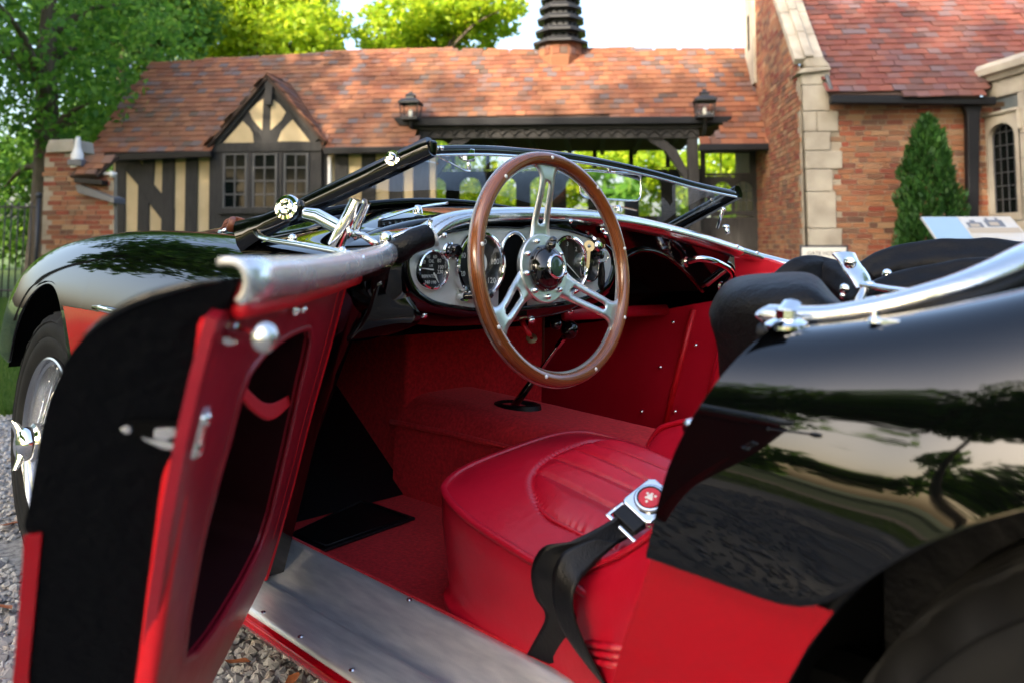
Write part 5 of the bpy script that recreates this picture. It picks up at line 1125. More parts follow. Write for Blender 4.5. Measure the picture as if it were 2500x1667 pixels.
# ---------------------------------------------------------------- gatehouse
gh = bld('gatehouse', 'long half timbered gatehouse with mottled clay tile roof and gateway', 'gatehouse')
TP = math.tan(rad(50)); ze = fb(1500, 337, -.25).z; CR = ze + .25 * TP
def rp_(x, y): return atb(x, y, (0, -TP, 1), CR)
def uv_roof(p): return (p.x, (p.y + .25) / math.cos(rad(50)))
poly = [uv_roof(rp_(*q)) for q in ((345, 152), (600, 137), (830, 124), (1000, 120), (1230, 121), (1500, 119), (1742, 119), (1775, 220), (1808, 332), (1612, 334), (1680, 268), (905, 276), (985, 340), (742, 345), (734, 330), (612, 192), (488, 334), (480, 350), (265, 356), (192, 364))]
tile_roof(gh, poly, (0, -.25, ze), (1, 0, 0), (0, math.cos(rad(50)), math.sin(rad(50))), .140, .178, M['tile'], M['tile_run'], rank_x=lambda c: abs(c[0].translation.x + 4.2) + 3 * c[0].translation.z)
# ridge tiles
rl_ = [rp_(*q) for q in ((342, 151), (600, 136), (830, 123), (1000, 119), (1230, 120))]; rr_ = [rp_(*q) for q in ((1345, 119), (1500, 118), (1745, 118))]
k_ = 0
rme = MB().tube([(-.21, 0, 0), (.21, 0, 0)], .075, 10, ab=(1, 1)); me_r = bpy.data.meshes.new('ridge_tile'); me_r.from_pydata([tuple(v) for v in rme.v], [], rme.f); me_r.materials.append(M['tile'])
for ln in (rl_, rr_):
    for a, b in zip(ln, ln[1:]):
        n_ = max(1, int((b - a).length / .42))
        for i in range(n_):
            o = bpy.data.objects.new('ridge_tile', me_r); C.objects.link(o); o.parent = gh; o.location = a.lerp(b, (i + .5) / n_) + Vector((0, .03, .0)); o.rotation_euler = (0, random.uniform(-.02, .02) - math.atan2((b - a).z, (b - a).x), 0)
# back slope, so that the roof is a solid
e0 = rp_(345, 152); e1 = rp_(1742, 119)
MB().grid([[Vector((-12.7, 4.2, 3.25)), Vector((0, 4.2, 3.25))], [Vector((-12.6, e0.y, e0.z)), Vector((0, e1.y, e1.z))]]).build('rear_roof_slope', M['tile'], gh)
# left part: plaster wall, timbers
slab('plaster_wall', [(262, 352), (492, 346), (492, 697), (258, 697)], .0, .12, M['stucco'], gh)
TB = [[(735, 990), (800, 1010), (795, 1925), (735, 1925)], [(800, 1020), (885, 1030), (978, 1180), (1110, 1335), (1108, 1500), (1020, 1390), (945, 1292), (880, 1185), (800, 1090)], [(912, 1010), (985, 1010), (975, 1190), (905, 1100)], [(880, 1180), (948, 1290), (940, 1925), (865, 1925)], [(1035, 1010), (1110, 1010), (1097, 1925), (1018, 1925)], [(1183, 1010), (1258, 1010), (1245, 1925), (1168, 1925)], [(1336, 1000), (1372, 1000), (1372, 1925), (1325, 1925)]]
for i, t in enumerate(TB): slab('timber_post' if i != 1 else 'timber_brace', t, -.03 - .004 * i, .05, M['timber'], gh, .006, c1)
slab('gutter', [(262, 354), (484, 347), (484, 361), (262, 370)], -.33, .12, M['gutter'], gh, .015)
slab('plaster_wall', [(740, 340), (1000, 338), (1000, 697), (740, 697)], .0, .12, M['stucco'], gh)
for t in ([(742, 345), (752, 345), (752, 600), (742, 600)], [(768, 352), (799, 352), (799, 600), (768, 600)], [(830, 352), (862, 352), (862, 600), (830, 600)], [(893, 352), (925, 352), (925, 600), (893, 600)], [(948, 345), (985, 345), (985, 600), (948, 600)]): slab('timber_post', t, -.035, .05, M['timber'], gh, .006)
mb = MB(); mb.tube([fb(757, 360, -.06), fb(757, 560, -.06)], .035, 10); mb.build('down_pipe', M['white_pipe'], gh, True)
slab('gutter', [(742, 339), (985, 336), (985, 350), (742, 355)], -.33, .12, M['gutter'], gh, .015)
slab('gutter', [(1606, 331), (1811, 329), (1811, 344), (1606, 347)], -.33, .12, M['gutter'], gh, .015)
# gable dormer
GB = -.12
slab('gable_front', [(612, 188), (738, 330), (736, 697), (480, 697), (483, 332)], GB, .14, M['timber'], gh)
PL = [[(1680, 632), (1672, 832), (1640, 800), (1610, 760), (1590, 712), (1640, 660)], [(1730, 628), (1785, 670), (1822, 718), (1795, 770), (1760, 805), (1725, 832)], [(1548, 775), (1590, 815), (1612, 855), (1618, 912), (1422, 916)], [(1866, 765), (1830, 800), (1795, 840), (1770, 905), (1978, 905)]]
for t in PL: slab('plaster_panel', t, GB - .006, .03, M['stucco'], gh, .003, c1)
for t in ([(1345, 905), (1700, 480), (1706, 545), (1400, 915)], [(1700, 480), (2055, 880), (2010, 905), (1706, 545)]): slab('barge_board', t, GB - .05, .05, M['timber'], gh, .006, c1)
slab('finial_post', [(1688, 520), (1745, 520), (1728, 670), (1688, 672)], GB - .10, .09, M['timber'], gh, .008, c1)
slab('tie_beam', [(1345, 915), (2050, 905), (2050, 965), (1350, 975)], GB - .03, .06, M['timber'], gh, .006, c1)
slab('window_sill', [(1390, 1330), (1990, 1320), (1990, 1360), (1390, 1368)], GB - .06, .08, M['timber'], gh, .006, c1)
for x0, x1 in ((1420, 1578), (1608, 1770), (1808, 1968)):
    w_ = bpy.data.objects.new('window', None); C.objects.link(w_); w_.parent = gh
    slab('pane', [(x0, 985), (x1, 982), (x1 - 4, 1325), (x0 - 4, 1328)], GB - .008, .01, M['leaded'], w_, 0, c1)
    for t in ([(x0, 985), (x0 + 16, 985), (x0 + 12, 1328), (x0 - 4, 1328)], [(x1 - 16, 982), (x1, 982), (x1 - 4, 1325), (x1 - 20, 1325)]): slab('frame_stile', t, GB - .03, .03, M['lead'], w_, .003, c1)
    xm = (x0 + x1) / 2
    slab('glazing_bar', [(xm - 6, 985), (xm + 4, 985), (xm + 1, 1326), (xm - 9, 1326)], GB - .024, .018, M['lead'], w_, 0, c1)
    for k in range(5):
        y = 985 + k * 85.5; slab('glazing_bar', [(x0, y - 4), (x1, y - 6), (x1, y + 4), (x0, y + 6)], GB - .027, .018, M['lead'], w_, 0, c1)
for xa in (1590, 1788): slab('mullion', [(xa - 10, 975), (xa + 14, 975), (xa + 10, 1330), (xa - 14, 1330)], GB - .04, .05, M['timber'], gh, .004, c1)
# dormer roof: two small slopes running back into the main roof
ap = fb(612, 172, GB - .12)
for (ex, ey), sgn in (((748, 328), 1), ((474, 336), -1)):
    ea = fb(ex, ey, GB - .12); vd = (ap - ea); L = vd.length; vd.normalize(); ud = Vector((0, 1, 0)) if sgn > 0 else Vector((0, -1, 0))
    def back(p): return (p.z - CR) / TP - p.y       # distance to the main roof plane
    n_ = 9; pol = []
    if sgn > 0: pol = [(0, 0), (max(.05, back(ea)) + .05, 0), (max(.05, back(ap)) + .05, L), (0, L)]; org = ea
    else: pol = [(0, 0), (0, L), (-max(.05, back(ap)) - .05, L), (-max(.05, back(ea)) - .05, 0)]; org = ea
    tile_roof(gh, pol, org, ud, vd, .14, .178, M['tile'], M['tile_run'], name='dormer_tile', keep=40)
# gateway: eaves beam, carved fascia, braces, posts
slab('gutter', [(903, 272), (1683, 267), (1672, 284), (918, 290)], .10, .12, M['gutter'], gh, .015)
slab('eaves_soffit', [(915, 288), (1672, 282), (1600, 296), (975, 300)], .22, .10, M['timber'], gh, .004)
slab('carved_beam', [(970, 291), (1606, 287), (1606, 318), (970, 318)], .26, .14, M['timber'], gh, .008)
mb = MB()
for k in range(22):
    t0 = 985 + k * 28; mb.tube(crv([fb(t0, 312, .245), fb(t0 + 7, 303, .24), fb(t0 + 14, 300, .24), fb(t0 + 21, 303, .24), fb(t0 + 28, 312, .245)], 3), .018, 6)
mb.build('beam_carving', M['timber'], gh, True)
for t in ([(1578, 296), (1602, 296), (1618, 697), (1592, 697)], [(962, 296), (996, 296), (990, 697), (956, 697)]): slab('gateway_post', t, .28, .22, M['timber'], gh, .01)
for t in ([(1478, 316), (1520, 316), (1555, 345), (1580, 392), (1580, 430), (1560, 395), (1530, 350)], [(1085, 318), (1045, 318), (1015, 345), (996, 388), (996, 420), (1015, 390), (1042, 350)]): slab('curved_brace', t, .31, .12, M['timber'], gh, .008)
mb = MB(); mb.box((fb(985, 320, .4).x, .45, 2.92), (fb(1615, 320, .4).x, 3.9, 3.0)); mb.build('passage_ceiling', M['under'], gh)
for k in range(7):
    x = 1040 + k * 85; xj = fb(x, 331, 1.2).x; mb = MB(); mb.box((xj, .5, 2.80), (xj + .09, 3.58, 2.918)); mb.build('ceiling_joist', M['timber'], gh)
# rear screen with arched lights and a transom
RB = 3.6
def ring_cell(mb, x0, x1, z0, z1, ox0, ox1, oz0, oz1, b, th, arch=True, n=14):
    outr, innr = [], []
    r_ = (ox1 - ox0) / 2; cxm = (ox0 + ox1) / 2
    pts = [(ox0, oz0), (ox1, oz0)] + ([(cxm + r_ * math.cos(PI * i / n), oz1 - r_ * .85 + r_ * .85 * math.sin(PI * i / n)) for i in range(n + 1)] if arch else [(ox1, oz1), (ox0, oz1)])
    for x, z in pts:
        dx, dz = x - cxm, z - (oz0 + oz1) / 2
        tx = ((x1 if dx > 0 else x0) - cxm) / dx if abs(dx) > 1e-6 else 1e9; tz = ((z1 if dz > 0 else z0) - (oz0 + oz1) / 2) / dz if abs(dz) > 1e-6 else 1e9
        t = min(tx, tz); outr.append((cxm + dx * t, (oz0 + oz1) / 2 + dz * t)); innr.append((x, z))
    o_, i_ = [Vector((x, b, z)) for x, z in outr], [Vector((x, b, z)) for x, z in innr]; d_ = Vector((0, th, 0))
    mb.grid([o_, i_, [p + d_ for p in i_], [p + d_ for p in o_]], True, False)
zt0, zt1 = fb(1500, 352, RB).z, fb(1500, 408, RB).z
zlow, zmid, ztr1, ztr0, ztop = 0.0, fb(1200, 486, RB).z, fb(1200, 405, RB).z, fb(1200, 392, RB).z, fb(1200, 345, RB).z
xa, xb = fb(960, 400, RB).x, fb(1620, 400, RB).x; ncell = 8; cw_ = (xb - xa) / ncell
mb = MB()
for k in range(ncell):
    x0, x1 = xa + k * cw_, xa + (k + 1) * cw_
    ring_cell(mb, x0, x1, zlow + .95, ztr0, x0 + cw_ * .20, x1 - cw_ * .20, zmid - .12, ztr1 - .02, RB, .07)
    ring_cell(mb, x0, x1, zt1 + .02, ztop, x0 + cw_ * .06, x1 - cw_ * .06, ztr0 + .05, ztop - .03, RB, .07, False)
    mb.prism([(x0, RB, 0), (x1, RB, 0), (x1, RB, .95), (x0, RB, .95)], (0, .07, 0))
mb.build('rear_screen', M['timber'], gh)
# side door to the right of the gateway post: transom lights, arched panes, panels
DB = .75
dr = bpy.data.objects.new('side_door', None); C.objects.link(dr); dr.parent = gh
mb = MB(); x0, x1 = fb(1615, 400, DB).x, fb(1792, 400, DB).x; zt = fb(1700, 345, DB).z
X = lambda px: fb(px, 400, DB).x
Z = lambda py_: fb(1700, py_, DB).z
ring_cell(mb, X(1610), X(1745), Z(405), Z(338), X(1621), X(1723), Z(398), Z(352), DB, .06, False)
ring_cell(mb, X(1610), X(1684), Z(500), Z(405), X(1641), X(1679), Z(485), Z(418), DB, .06)
ring_cell(mb, X(1684), X(1745), Z(500), Z(405), X(1688), X(1728), Z(485), Z(418), DB, .06)
mb.prism([(X(1610), DB, Z(640)), (X(1745), DB, Z(640)), (X(1745), DB, Z(500)), (X(1610), DB, Z(500))], (0, .06, 0))
mb.prism([(X(1745), DB, Z(640)), (X(1800), DB, Z(640)), (X(1800), DB, Z(338)), (X(1745), DB, Z(338))], (0, .06, 0)); mb.build('door_leaf', M['timber'], dr)
mb = MB()
for t in ((1630, 1680), (1692, 1740)): mb.prism([(X(t[0]), DB - .012, Z(570)), (X(t[1]), DB - .012, Z(570)), (X(t[1]), DB - .012, Z(502)), (X(t[0]), DB - .012, Z(502))], (0, .02, 0))
o = mb.build('door_panel', M['timber'], dr); bev(o, .01)
mb = MB()
for px in (1655, 1690): mb.prism([(X(px), DB + .01, Z(398)), (X(px + 3), DB + .01, Z(398)), (X(px + 3), DB + .01, Z(352)), (X(px), DB + .01, Z(352))], (0, .02, 0))
for px in (1652, 1665, 1699, 1713): mb.prism([(X(px), DB + .015, Z(485)), (X(px + 2), DB + .015, Z(485)), (X(px + 2), DB + .015, Z(420)), (X(px), DB + .015, Z(420))], (0, .012, 0))
for py_ in (440, 462): mb.prism([(X(1641), DB + .012, Z(py_)), (X(1728), DB + .012, Z(py_)), (X(1728), DB + .012, Z(py_ - 2)), (X(1641), DB + .012, Z(py_ - 2))], (0, .012, 0))
mb.build('glazing_bar', M['lead'], dr)
MB().lathe([(0, .05), (.045, .045), (.05, .02), (.055, 0)], fb(1746, 543, DB), (0, -1, 0), 16).build('door_knob', M['iron'], dr, True)
MB().lathe([(0, .03), (.03, .028), (.04, 0)], fb(1781, 450, DB), (0, -1, 0), 16).build('bell_push', M['brass'], dr, True)
mb = MB(); mb.tube([fb(1818, 345, -.05), fb(1830, 600, -.05)], .03, 10); mb.build('down_pipe', M['white_pipe'], gh, True)
slab('end_wall', [(1795, 340), (1850, 340), (1850, 697), (1795, 697)], .05, .1, M['brick'], gh)
mb = MB(); mb.box((-12.25, .13, 0), (-12.15, 4.0, 2.45)); mb.box((-8.2, .13, 0), (-8.1, 3.4, 2.45)); mb.box((-12.25, 3.9, 0), (-8.1, 4.0, 2.45)); mb.build('rear_wall', M['stucco'], gh)
# chimney-like ventilator astride the ridge
vc = rp_(1288, 120); vc = Vector((vc.x, vc.y + .05, 0)); pm = lambda px: px / (F / S / (13.3 + 1.45 + 1.0)) 
zz = lambda py_: fb(1288, py_, vc.y).z
cu_ = bpy.data.objects.new('roof_ventilator', None); C.objects.link(cu_); cu_.parent = gh
ref = (math.cos(PI / 8), math.sin(PI / 8), 0)
mb = MB(); mb.lathe([(pm(45), 0), (pm(47), zz(165) - zz(190)), (pm(52), zz(140) - zz(190)), (pm(50), zz(108) - zz(190))], (vc.x, vc.y, zz(190)), (0, 0, 1), 8, ref); mb.build('tiled_base', M['tile'], cu_)
btiles = []
bm_ = [box_mesh('base_tile', (-.07, -.008, 0), (.07, .012, .13), M['tile'], .004) for _ in range(3)]
for j, yy in enumerate((170, 152, 135, 119)):
    R_ = pm((44, 47.5, 51.5, 50.5)[j]) * .94
    for f in range(8):
        a = 2 * PI * f / 8
        for s_ in (-.5, .5):
            n_ = Vector((math.cos(a), math.sin(a), 0)); t_ = Vector((-n_.y, n_.x, 0)); p = Vector((vc.x, vc.y, zz(yy))) + n_ * R_ + t_ * (s_ * .15)
            o = bpy.data.objects.new('base_tile', bm_[random.randrange(3)]); C.objects.link(o); o.parent = cu_; o.matrix_local = Matrix(((t_.x, n_.x, 0, p.x), (t_.y, n_.y, 0, p.y), (0, 0, 1, p.z), (0, 0, 0, 1)))
tiers = [(106, 65, 44), (80, 60, 42), (52, 55.5, 40), (27, 51, 38), (5, 47, 37), (-20, 44, 34)]
for i, (py_, hw, wl) in enumerate(tiers):
    z0 = zz(py_)
    mb = MB(); mb.lathe([(pm(wl) * .9, -.02), (pm(hw) * 1.02, -.02), (pm(hw) * 1.02, .02), (pm(wl - 1) * 1.0, .11), (pm(wl - 2), .24)], (vc.x, vc.y, z0), (0, 0, 1), 8, ref); mb.build('louvre_tier', M['iron'] if 1 else None, cu_)
    mb = MB()
    for f in range(16):
        a = 2 * PI * f / 16 + PI / 16; mb.ball((vc.x + pm(wl - 2) * .97 * math.cos(a), vc.y + pm(wl - 2) * .97 * math.sin(a), z0 + .15), .028, 6)
    mb.build('louvre_holes', M['dark_void'], cu_)
# lanterns
def lantern(px, ptop, pbot, label):
    p = fb(px, pbot, .02); q = fb(px, ptop, .02); h = q.z - p.z
    t = bld('lantern', label, 'lantern', (p.x, p.y, p.z), 0, 'black lanterns above the gateway eaves')
    s_ = h / 65
    mb = MB(); w0, w1 = 17 * s_, 21 * s_
    for sx_ in (-1, 1):
        for sy_ in (-1, 1): mb.tube([(sx_ * w0, sy_ * w0, 4 * s_), (sx_ * w1, sy_ * w1, 38 * s_)], 1.6 * s_, 4)
    mb.box((-w0 * 1.1, -w0 * 1.1, 0), (w0 * 1.1, w0 * 1.1, 5 * s_)); mb.build('lantern_frame', M['iron'], t)
    mb = MB(); mb.grid([[Vector((sx_ * w * .95, sy_ * w * .95, z)) for sx_, sy_ in ((-1, -1), (1, -1), (1, 1), (-1, 1))] for w, z in ((w0, 5 * s_), (w1, 38 * s_))], True); mb.build('lantern_glass', M['glass'], t)
    mb = MB(); mb.lathe([(w1 * 1.62, 36 * s_), (w1 * 1.62, 40 * s_), (w1 * 1.1, 47 * s_), (w1 * .62, 49 * s_), (w1 * .6, 54 * s_), (w1 * .75, 55 * s_), (w1 * .3, 60 * s_), (w1 * .3, 63 * s_), (0, 65 * s_)], (0, 0, 0), (0, 0, 1), 4, (1, 1, 0)); mb.build('lantern_cap', M['iron'], t)
    mb = MB(); mb.lathe([(3 * s_, 6 * s_), (5 * s_, 12 * s_), (4.5 * s_, 22 * s_), (0, 26 * s_)], (0, 0, 0), (0, 0, 1), 10); mb.build('lantern_bulb', mat('frosted_bulb', (.8, .78, .72), .4), t, True)
    mb = MB(); mb.tube(crv([(0, 0, 2 * s_), (0, .02, -10 * s_), (0, .10, -22 * s_), (0, .24, -34 * s_)], 4), 4 * s_, 8); mb.build('lantern_bracket', M['iron'], t)
lantern(943, 211, 277, 'black lantern at the end of the gateway eaves nearest the gable dormer')
lantern(1619, 205, 272, 'black lantern at the end of the gateway eaves beside the brick gable wall')
# ---------------------------------------------------------------- brick house on the right
CX, CYb = -.362, -2.352
hs = bld('brick_house', 'brick house with stone quoins and a steep red tile roof', 'house')
T2 = math.tan(rad(48)); e2 = atb(1908, 216, FN, CYb - .25); C2 = e2.z - T2 * e2.y
def rp2(x, y): return atb(x, y, (0, -T2, 1), C2)
def uv2(p): return (p.x, (p.y - e2.y) / math.cos(rad(48)))
pb_ = [uv2(rp2(*q)) for q in ((1906, 217), (2243, 222), (2352, 150), (2600, 150), (2600, -60), (1812, -60))]
tile_roof(hs, pb_, (0, e2.y, e2.z), (1, 0, 0), (0, math.cos(rad(48)), math.sin(rad(48))), .142, .178, M['tile2'], M['tile2_run'], rank_x=lambda c: c[0].translation.z + (0 if c[0].translation.x < 2.6 else 9))
wl = lambda px, py_: fb(px, py_, CYb)
pw = [wl(1905, 236), wl(2300, 240), wl(2300, 697), wl(1905, 697)]
bricks(hs, [(p.x, p.z) for p in pw], (0, CYb, 0), (1, 0, 0), (0, -1, 0), rank=lambda c: -c[0].translation.z)
slab('gutter', [(1910, 219), (2290, 222), (2290, 241), (1910, 238)], CYb - .30, .14, M['gutter'], hs, .02)
slab('down_pipe', [(2212, 238), (2258, 240), (2252, 262), (2246, 697), (2228, 697), (2222, 262)], CYb - .20, .12, M['gutter'], hs, .015)
QS = [[(940, 545), (1112, 545), (1112, 708), (944, 708)], [(944, 712), (1028, 712), (1030, 838), (950, 838)], [(1032, 712), (1168, 712), (1168, 838), (1034, 838)], [(952, 842), (1116, 842), (1116, 960), (958, 960)], [(958, 964), (1192, 964), (1194, 1078), (962, 1078)], [(964, 1082), (1130, 1082), (1132, 1222), (970, 1222)], [(970, 1226), (1152, 1226), (1156, 1458), (978, 1458)], [(978, 1462), (1190, 1462), (1192, 1600), (984, 1600)], [(984, 1604), (1150, 1604), (1150, 1760), (990, 1760)], [(990, 1764), (1200, 1764), (1200, 1935), (996, 1935)], [(925, 440), (1112, 440), (1112, 541), (938, 541)]]
for q in QS: slab('quoin_stone', q, CYb - .03, .30, M['stone'], hs, .008, c3)
# kneeler stone and raking coping
slab('kneeler', [(905, 468), (955, 432), (1120, 430), (1122, 446), (930, 470)], CYb - .09, .40, M['stone'], hs, .012, c3)
slab('kneeler', [(958, 430), (945, 400), (985, 358), (1070, 358), (1085, 385), (1112, 412), (1116, 430)], CYb - .06, .36, M['stone'], hs, .02, c3)
ka = fb(*c3(925, 440), CYb); cdir = Vector((0, math.cos(rad(48)), math.sin(rad(48)))); wv_ = Vector((1, 0, 0)); cn = wv_.cross(cdir)
for k in range(6):
    a = k * .62; p0 = Vector((CX - .09, CYb + .02, ka.z + .06)) + cdir * a
    mb = MB(); mb.prism([p0, p0 + wv_ * .40, p0 + wv_ * .40 + cdir * .612, p0 + cdir * .612], cn * .11); o = mb.build('coping_stone', M['stone'], hs); bev(o, .012)
    mb = MB(); p1 = p0 + wv_ * .13 + cn * .11; mb.prism([p1, p1 + wv_ * .13, p1 + wv_ * .13 + cdir * .612, p1 + cdir * .612], cn * .05); o = mb.build('coping_roll', M['stone'], hs); bev(o, .02)
# gable wall that runs back, brick with a stone slit window
gz = lambda b: ka.z + (b - CYb) * T2 + .02
bricks(hs, [(-(CYb + 3.2), .0), (-(CYb + 3.2), gz(CYb + 3.2) - .05), (-(CYb + .02), ka.z), (-(CYb + .02), 0)], (CX - .02, 0, 0), (0, -1, 0), (-1, 0, 0), keep=0)
mb = MB(); p = atb(1722, 80, (1, 0, 0), CX - .05); mb.box((CX - .075, p.y - .42, p.z - 1.0), (CX - .02, p.y + .36, p.z + 1.0)); o = mb.build('slit_surround', M['stone'], hs); bev(o, .01)
mb = MB(); mb.box((CX - .08, p.y - .10, p.z - .30), (CX - .074, p.y + .06, p.z + .35)); mb.build('slit_opening', M['dark_void'], hs)
mb = MB(); mb.box((CX + .02, CYb + .3, 0), (6.5, CYb + 5.5, 2.8)); mb.build('inner_block', M['mortar'], hs)
mb = MB(); mb.tube([rp_(1744, 120) + Vector((.03, 0, .02)), rp_(1808, 333) + Vector((.03, 0, .02))], .035, 6); mb.build('lead_flashing', M['slate'], gh, True)
mb = MB(); mb.tube([rp2(1818, -40) + Vector((.02, 0, .03)), rp2(1906, 214) + Vector((.02, 0, .03))], .035, 6); mb.build('lead_flashing', M['slate'], hs, True)
# ---------------------------------------------------------------- stone bay tower with a leaded window
TA, TBp = w2b(dep(2262, 300, 10.75)), w2b(dep(2352, 300, 10.05)); 
td = Vector((TBp.x - TA.x, TBp.y - TA.y, 0)).normalized(); tn = Vector((td.y, -td.x, 0))
tw_ = bld('stone_bay', 'pale stone bay with a moulded cornice and a dark leaded arched window', 'bay')
tz = fb(2262, 188, TA.y).z
def tp_(s_, z, o_=0): return Vector((TA.x, TA.y, 0)) + td * s_ + tn * o_ + Vector((0, 0, z))
def onT(px, py_, o_=0):
    n_ = np.array(tn); return atb(px, py_, tuple(n_), float(n_ @ np.array(TA)) + o_)
def sT(p): return (p - Vector((TA.x, TA.y, 0))).dot(td)
wp_ = [onT(2272, 490), onT(2335, 490), onT(2300, 284)]
s0, s1 = sT(onT(2274, 400)), sT(onT(2336, 400)); zb_, zt_ = onT(2300, 490).z, onT(2303, 283).z
mb = MB()
sm_ = (s0 + s1) / 2; rw_ = (s1 - s0) / 2; n = 14
inn_ = [(s0, zb_), (s1, zb_)] + [(sm_ + rw_ * math.cos(PI * i / n), zt_ - rw_ * .8 + rw_ * .8 * math.sin(PI * i / n)) for i in range(n + 1)]
# stone blocks in courses, leaving the window out
zc_ = 0; cidx = 0
while zc_ < tz - .02:
    hh = min((.30, .24, .27, .33)[cidx % 4], tz - zc_); s_ = -.02 - (cidx % 2) * .16
    while s_ < 1.7:
        w_ = random.choice((.32, .42, .50)); a, b = max(-.02, s_), min(1.7, s_ + w_)
        if b - a > .03:
            segs = [(a, b)]
            if zc_ < zt_ + .12 and zc_ + hh > zb_ - .10:
                segs = [(max(a, x0_), min(b, x1_)) for x0_, x1_ in ((-9, s0 - .07), (s1 + .07, 9)) if min(b, x1_) - max(a, x0_) > .02]
            for a2, b2 in segs:
                o_ = random.uniform(-.003, .003); mb = MB(); mb.prism([tp_(a2 + .003, zc_ + .003, o_), tp_(b2 - .003, zc_ + .003, o_), tp_(b2 - .003, zc_ + hh - .003, o_), tp_(a2 + .003, zc_ + hh - .003, o_)], -tn * .15); bev(mb.build('stone_block', M['stone'], tw_), .004, 1)
        s_ += w_
    zc_ += hh; cidx += 1
# window surround (hood, jambs), bars and glass
ow = .07; mb = MB()
out_ = [(s0 - ow, zb_ - .1), (s1 + ow, zb_ - .1)] + [(x + (ow if x > sm_ + .01 else -ow if x < sm_ - .01 else 0), z) for x, z in [(s1, zt_ - rw_ * .8)] + [(sm_ + rw_ * math.cos(PI * i / n), zt_ + .12) for i in range(1, n)] + [(s0, zt_ - rw_ * .8)]]
mb.grid([[tp_(*q, .012) for q in out_], [tp_(*q, .012) for q in inn_], [tp_(*q, -.10) for q in inn_]], True); mb.build('window_surround', M['stone'], tw_)
wn = bpy.data.objects.new('leaded_window', None); C.objects.link(wn); wn.parent = tw_
mb = MB(); mb.prism([tp_(*q, -.085) for q in inn_], -tn * .01); mb.build('pane', M['leaded'], wn)
for k in range(1, 4):
    s_ = s0 + (s1 - s0) * k / 4; mb = MB(); mb.tube([tp_(s_, zb_, -.075), tp_(s_, zt_ - rw_ * .8 * (1 - math.sin(math.acos(max(-1, min(1, (s_ - sm_) / rw_))))), -.075)], .007, 6); mb.build('glazing_bar', M['lead'], wn)
for k in range(1, 7):
    z_ = zb_ + (zt_ - zb_) * k / 6.6; mb = MB(); mb.tube([tp_(s0, z_, -.075), tp_(s1, z_, -.075)], .007, 6); mb.build('glazing_bar', M['lead'], wn)
mb = MB(); mb.tube([tp_(*q, -.07) for q in inn_], .014, 6, closed=True); mb.build('window_frame', M['lead'], wn)
mb = MB(); mb.tube(crv([tp_(s0 - .1, zt_ - .12, .02), tp_(s0 - .1, zt_ + .14, .02), tp_(s1 + .1, zt_ + .14, .02), tp_(s1 + .1, zt_ - .12, .02)], 1), .028, 6); mb.build('drip_mould', M['stone'], tw_)
mb = MB(); mb.grid([[tp_(s_, tz + dz, o_) for o_, dz in ((-.1, -.02), (.03, -.02), (.05, .04), (.10, .06), (.10, .13), (.03, .20), (-.3, .22))] for s_ in (-.12, 1.75)]); o = mb.build('cornice', M['stone'], tw_); mod(o, 'SOLIDIFY', thickness=.02)
mb = MB(); mb.grid([[tp_(-.05, z, -.15 - .9 * (k > 0)) for k in (0, 1)] for z in (0, tz)]); mb.build('return_wall', M['stone'], tw_)
# ---------------------------------------------------------------- brick gate pier, its tiled coping, iron fence
gp = bld('gate_pier', 'brick gate pier with stone cap and small tiled coping by the fence', 'pier')
PB = w2b(dep(180, 500, 12.2)).y
fp = lambda px, py_, o=0: fb(px, py_, PB + o)
pp = [fp(103, 352), fp(172, 352), fp(172, 392), fp(262, 400), fp(262, 697), fp(90, 697)]
bricks(gp, [(p.x, p.z) for p in pp], (0, PB, 0), (1, 0, 0), (0, -1, 0), keep=300, back=.08)
slab('stone_cap', [(106, 338), (112, 322), (168, 320), (172, 348), (104, 352)], PB - .06, .5, M['stone'], gp, .015)
slab('stone_ledge', [(172, 424), (184, 424), (262, 455), (262, 468), (178, 444)], PB - .09, .3, M['slate'], gp, .008)
slab('lead_box', [(154, 366), (186, 366), (186, 382), (154, 380)], PB - .14, .2, M['slate'], gp, .01)
slab('coping_board', [(168, 408), (234, 414), (234, 425), (170, 420)], PB - .16, .2, M['gutter'], gp, .006)
ra_, rb_ = fp(160, 405, -.15), fp(262, 378, -.15)
tile_roof(gp, [(0, 0), (fp(236, 410).x - ra_.x, 0), (fp(262, 370).x - ra_.x, .42), (fp(190, 358).x - ra_.x, .42)], ra_, (1, 0, 0), (0, .6, .8), .12, .17, M['tile'], M['tile_run'], name='coping_tile', keep=40)
mb = MB(); q0 = fp(178, 350, -.02); mb.lathe([(.09, -.25), (.09, -.02), (.07, .0), (.05, .08), (.035, .22), (.03, .24), (0, .24)], q0, (0, 0, 1), 12); mb.build('vent_cowl', M['white_pipe'], gp, True)
mb = MB(); mb.ball(fp(258, 402, -.05), .05, 10); mb.tube([fp(236, 400, -.03), fp(268, 400, -.03)], .02, 6); mb.build('pier_lamp', M['white_pipe'], gp, True)
fe = bld('iron_fence', 'black iron railing with thin upright bars on the lawn', 'fence')
FB = w2b(dep(40, 600, 11.8)).y
for k in range(13):
    px = 88 - k * 15; a, b = fb(px, 466, FB), fb(px, 690, FB)
    w_ = .034 if k == 0 else .011
    mb = MB(); mb.tube([Vector((a.x, FB, 0)), Vector((a.x, FB, a.z + (.08 if k == 0 else 0)))], w_, 6)
    if k == 0: mb.ball((a.x, FB, a.z + .11), .05, 8)
    mb.build('fence_post' if k == 0 else 'fence_bar', M['iron'], fe, True)
for py_ in (476, 668):
    mb = MB(); a = fb(88, py_, FB); mb.tube([(a.x, FB, a.z), (fb(-100, py_, FB).x, FB, a.z)], .016, 6); mb.build('fence_rail', M['iron'], fe)
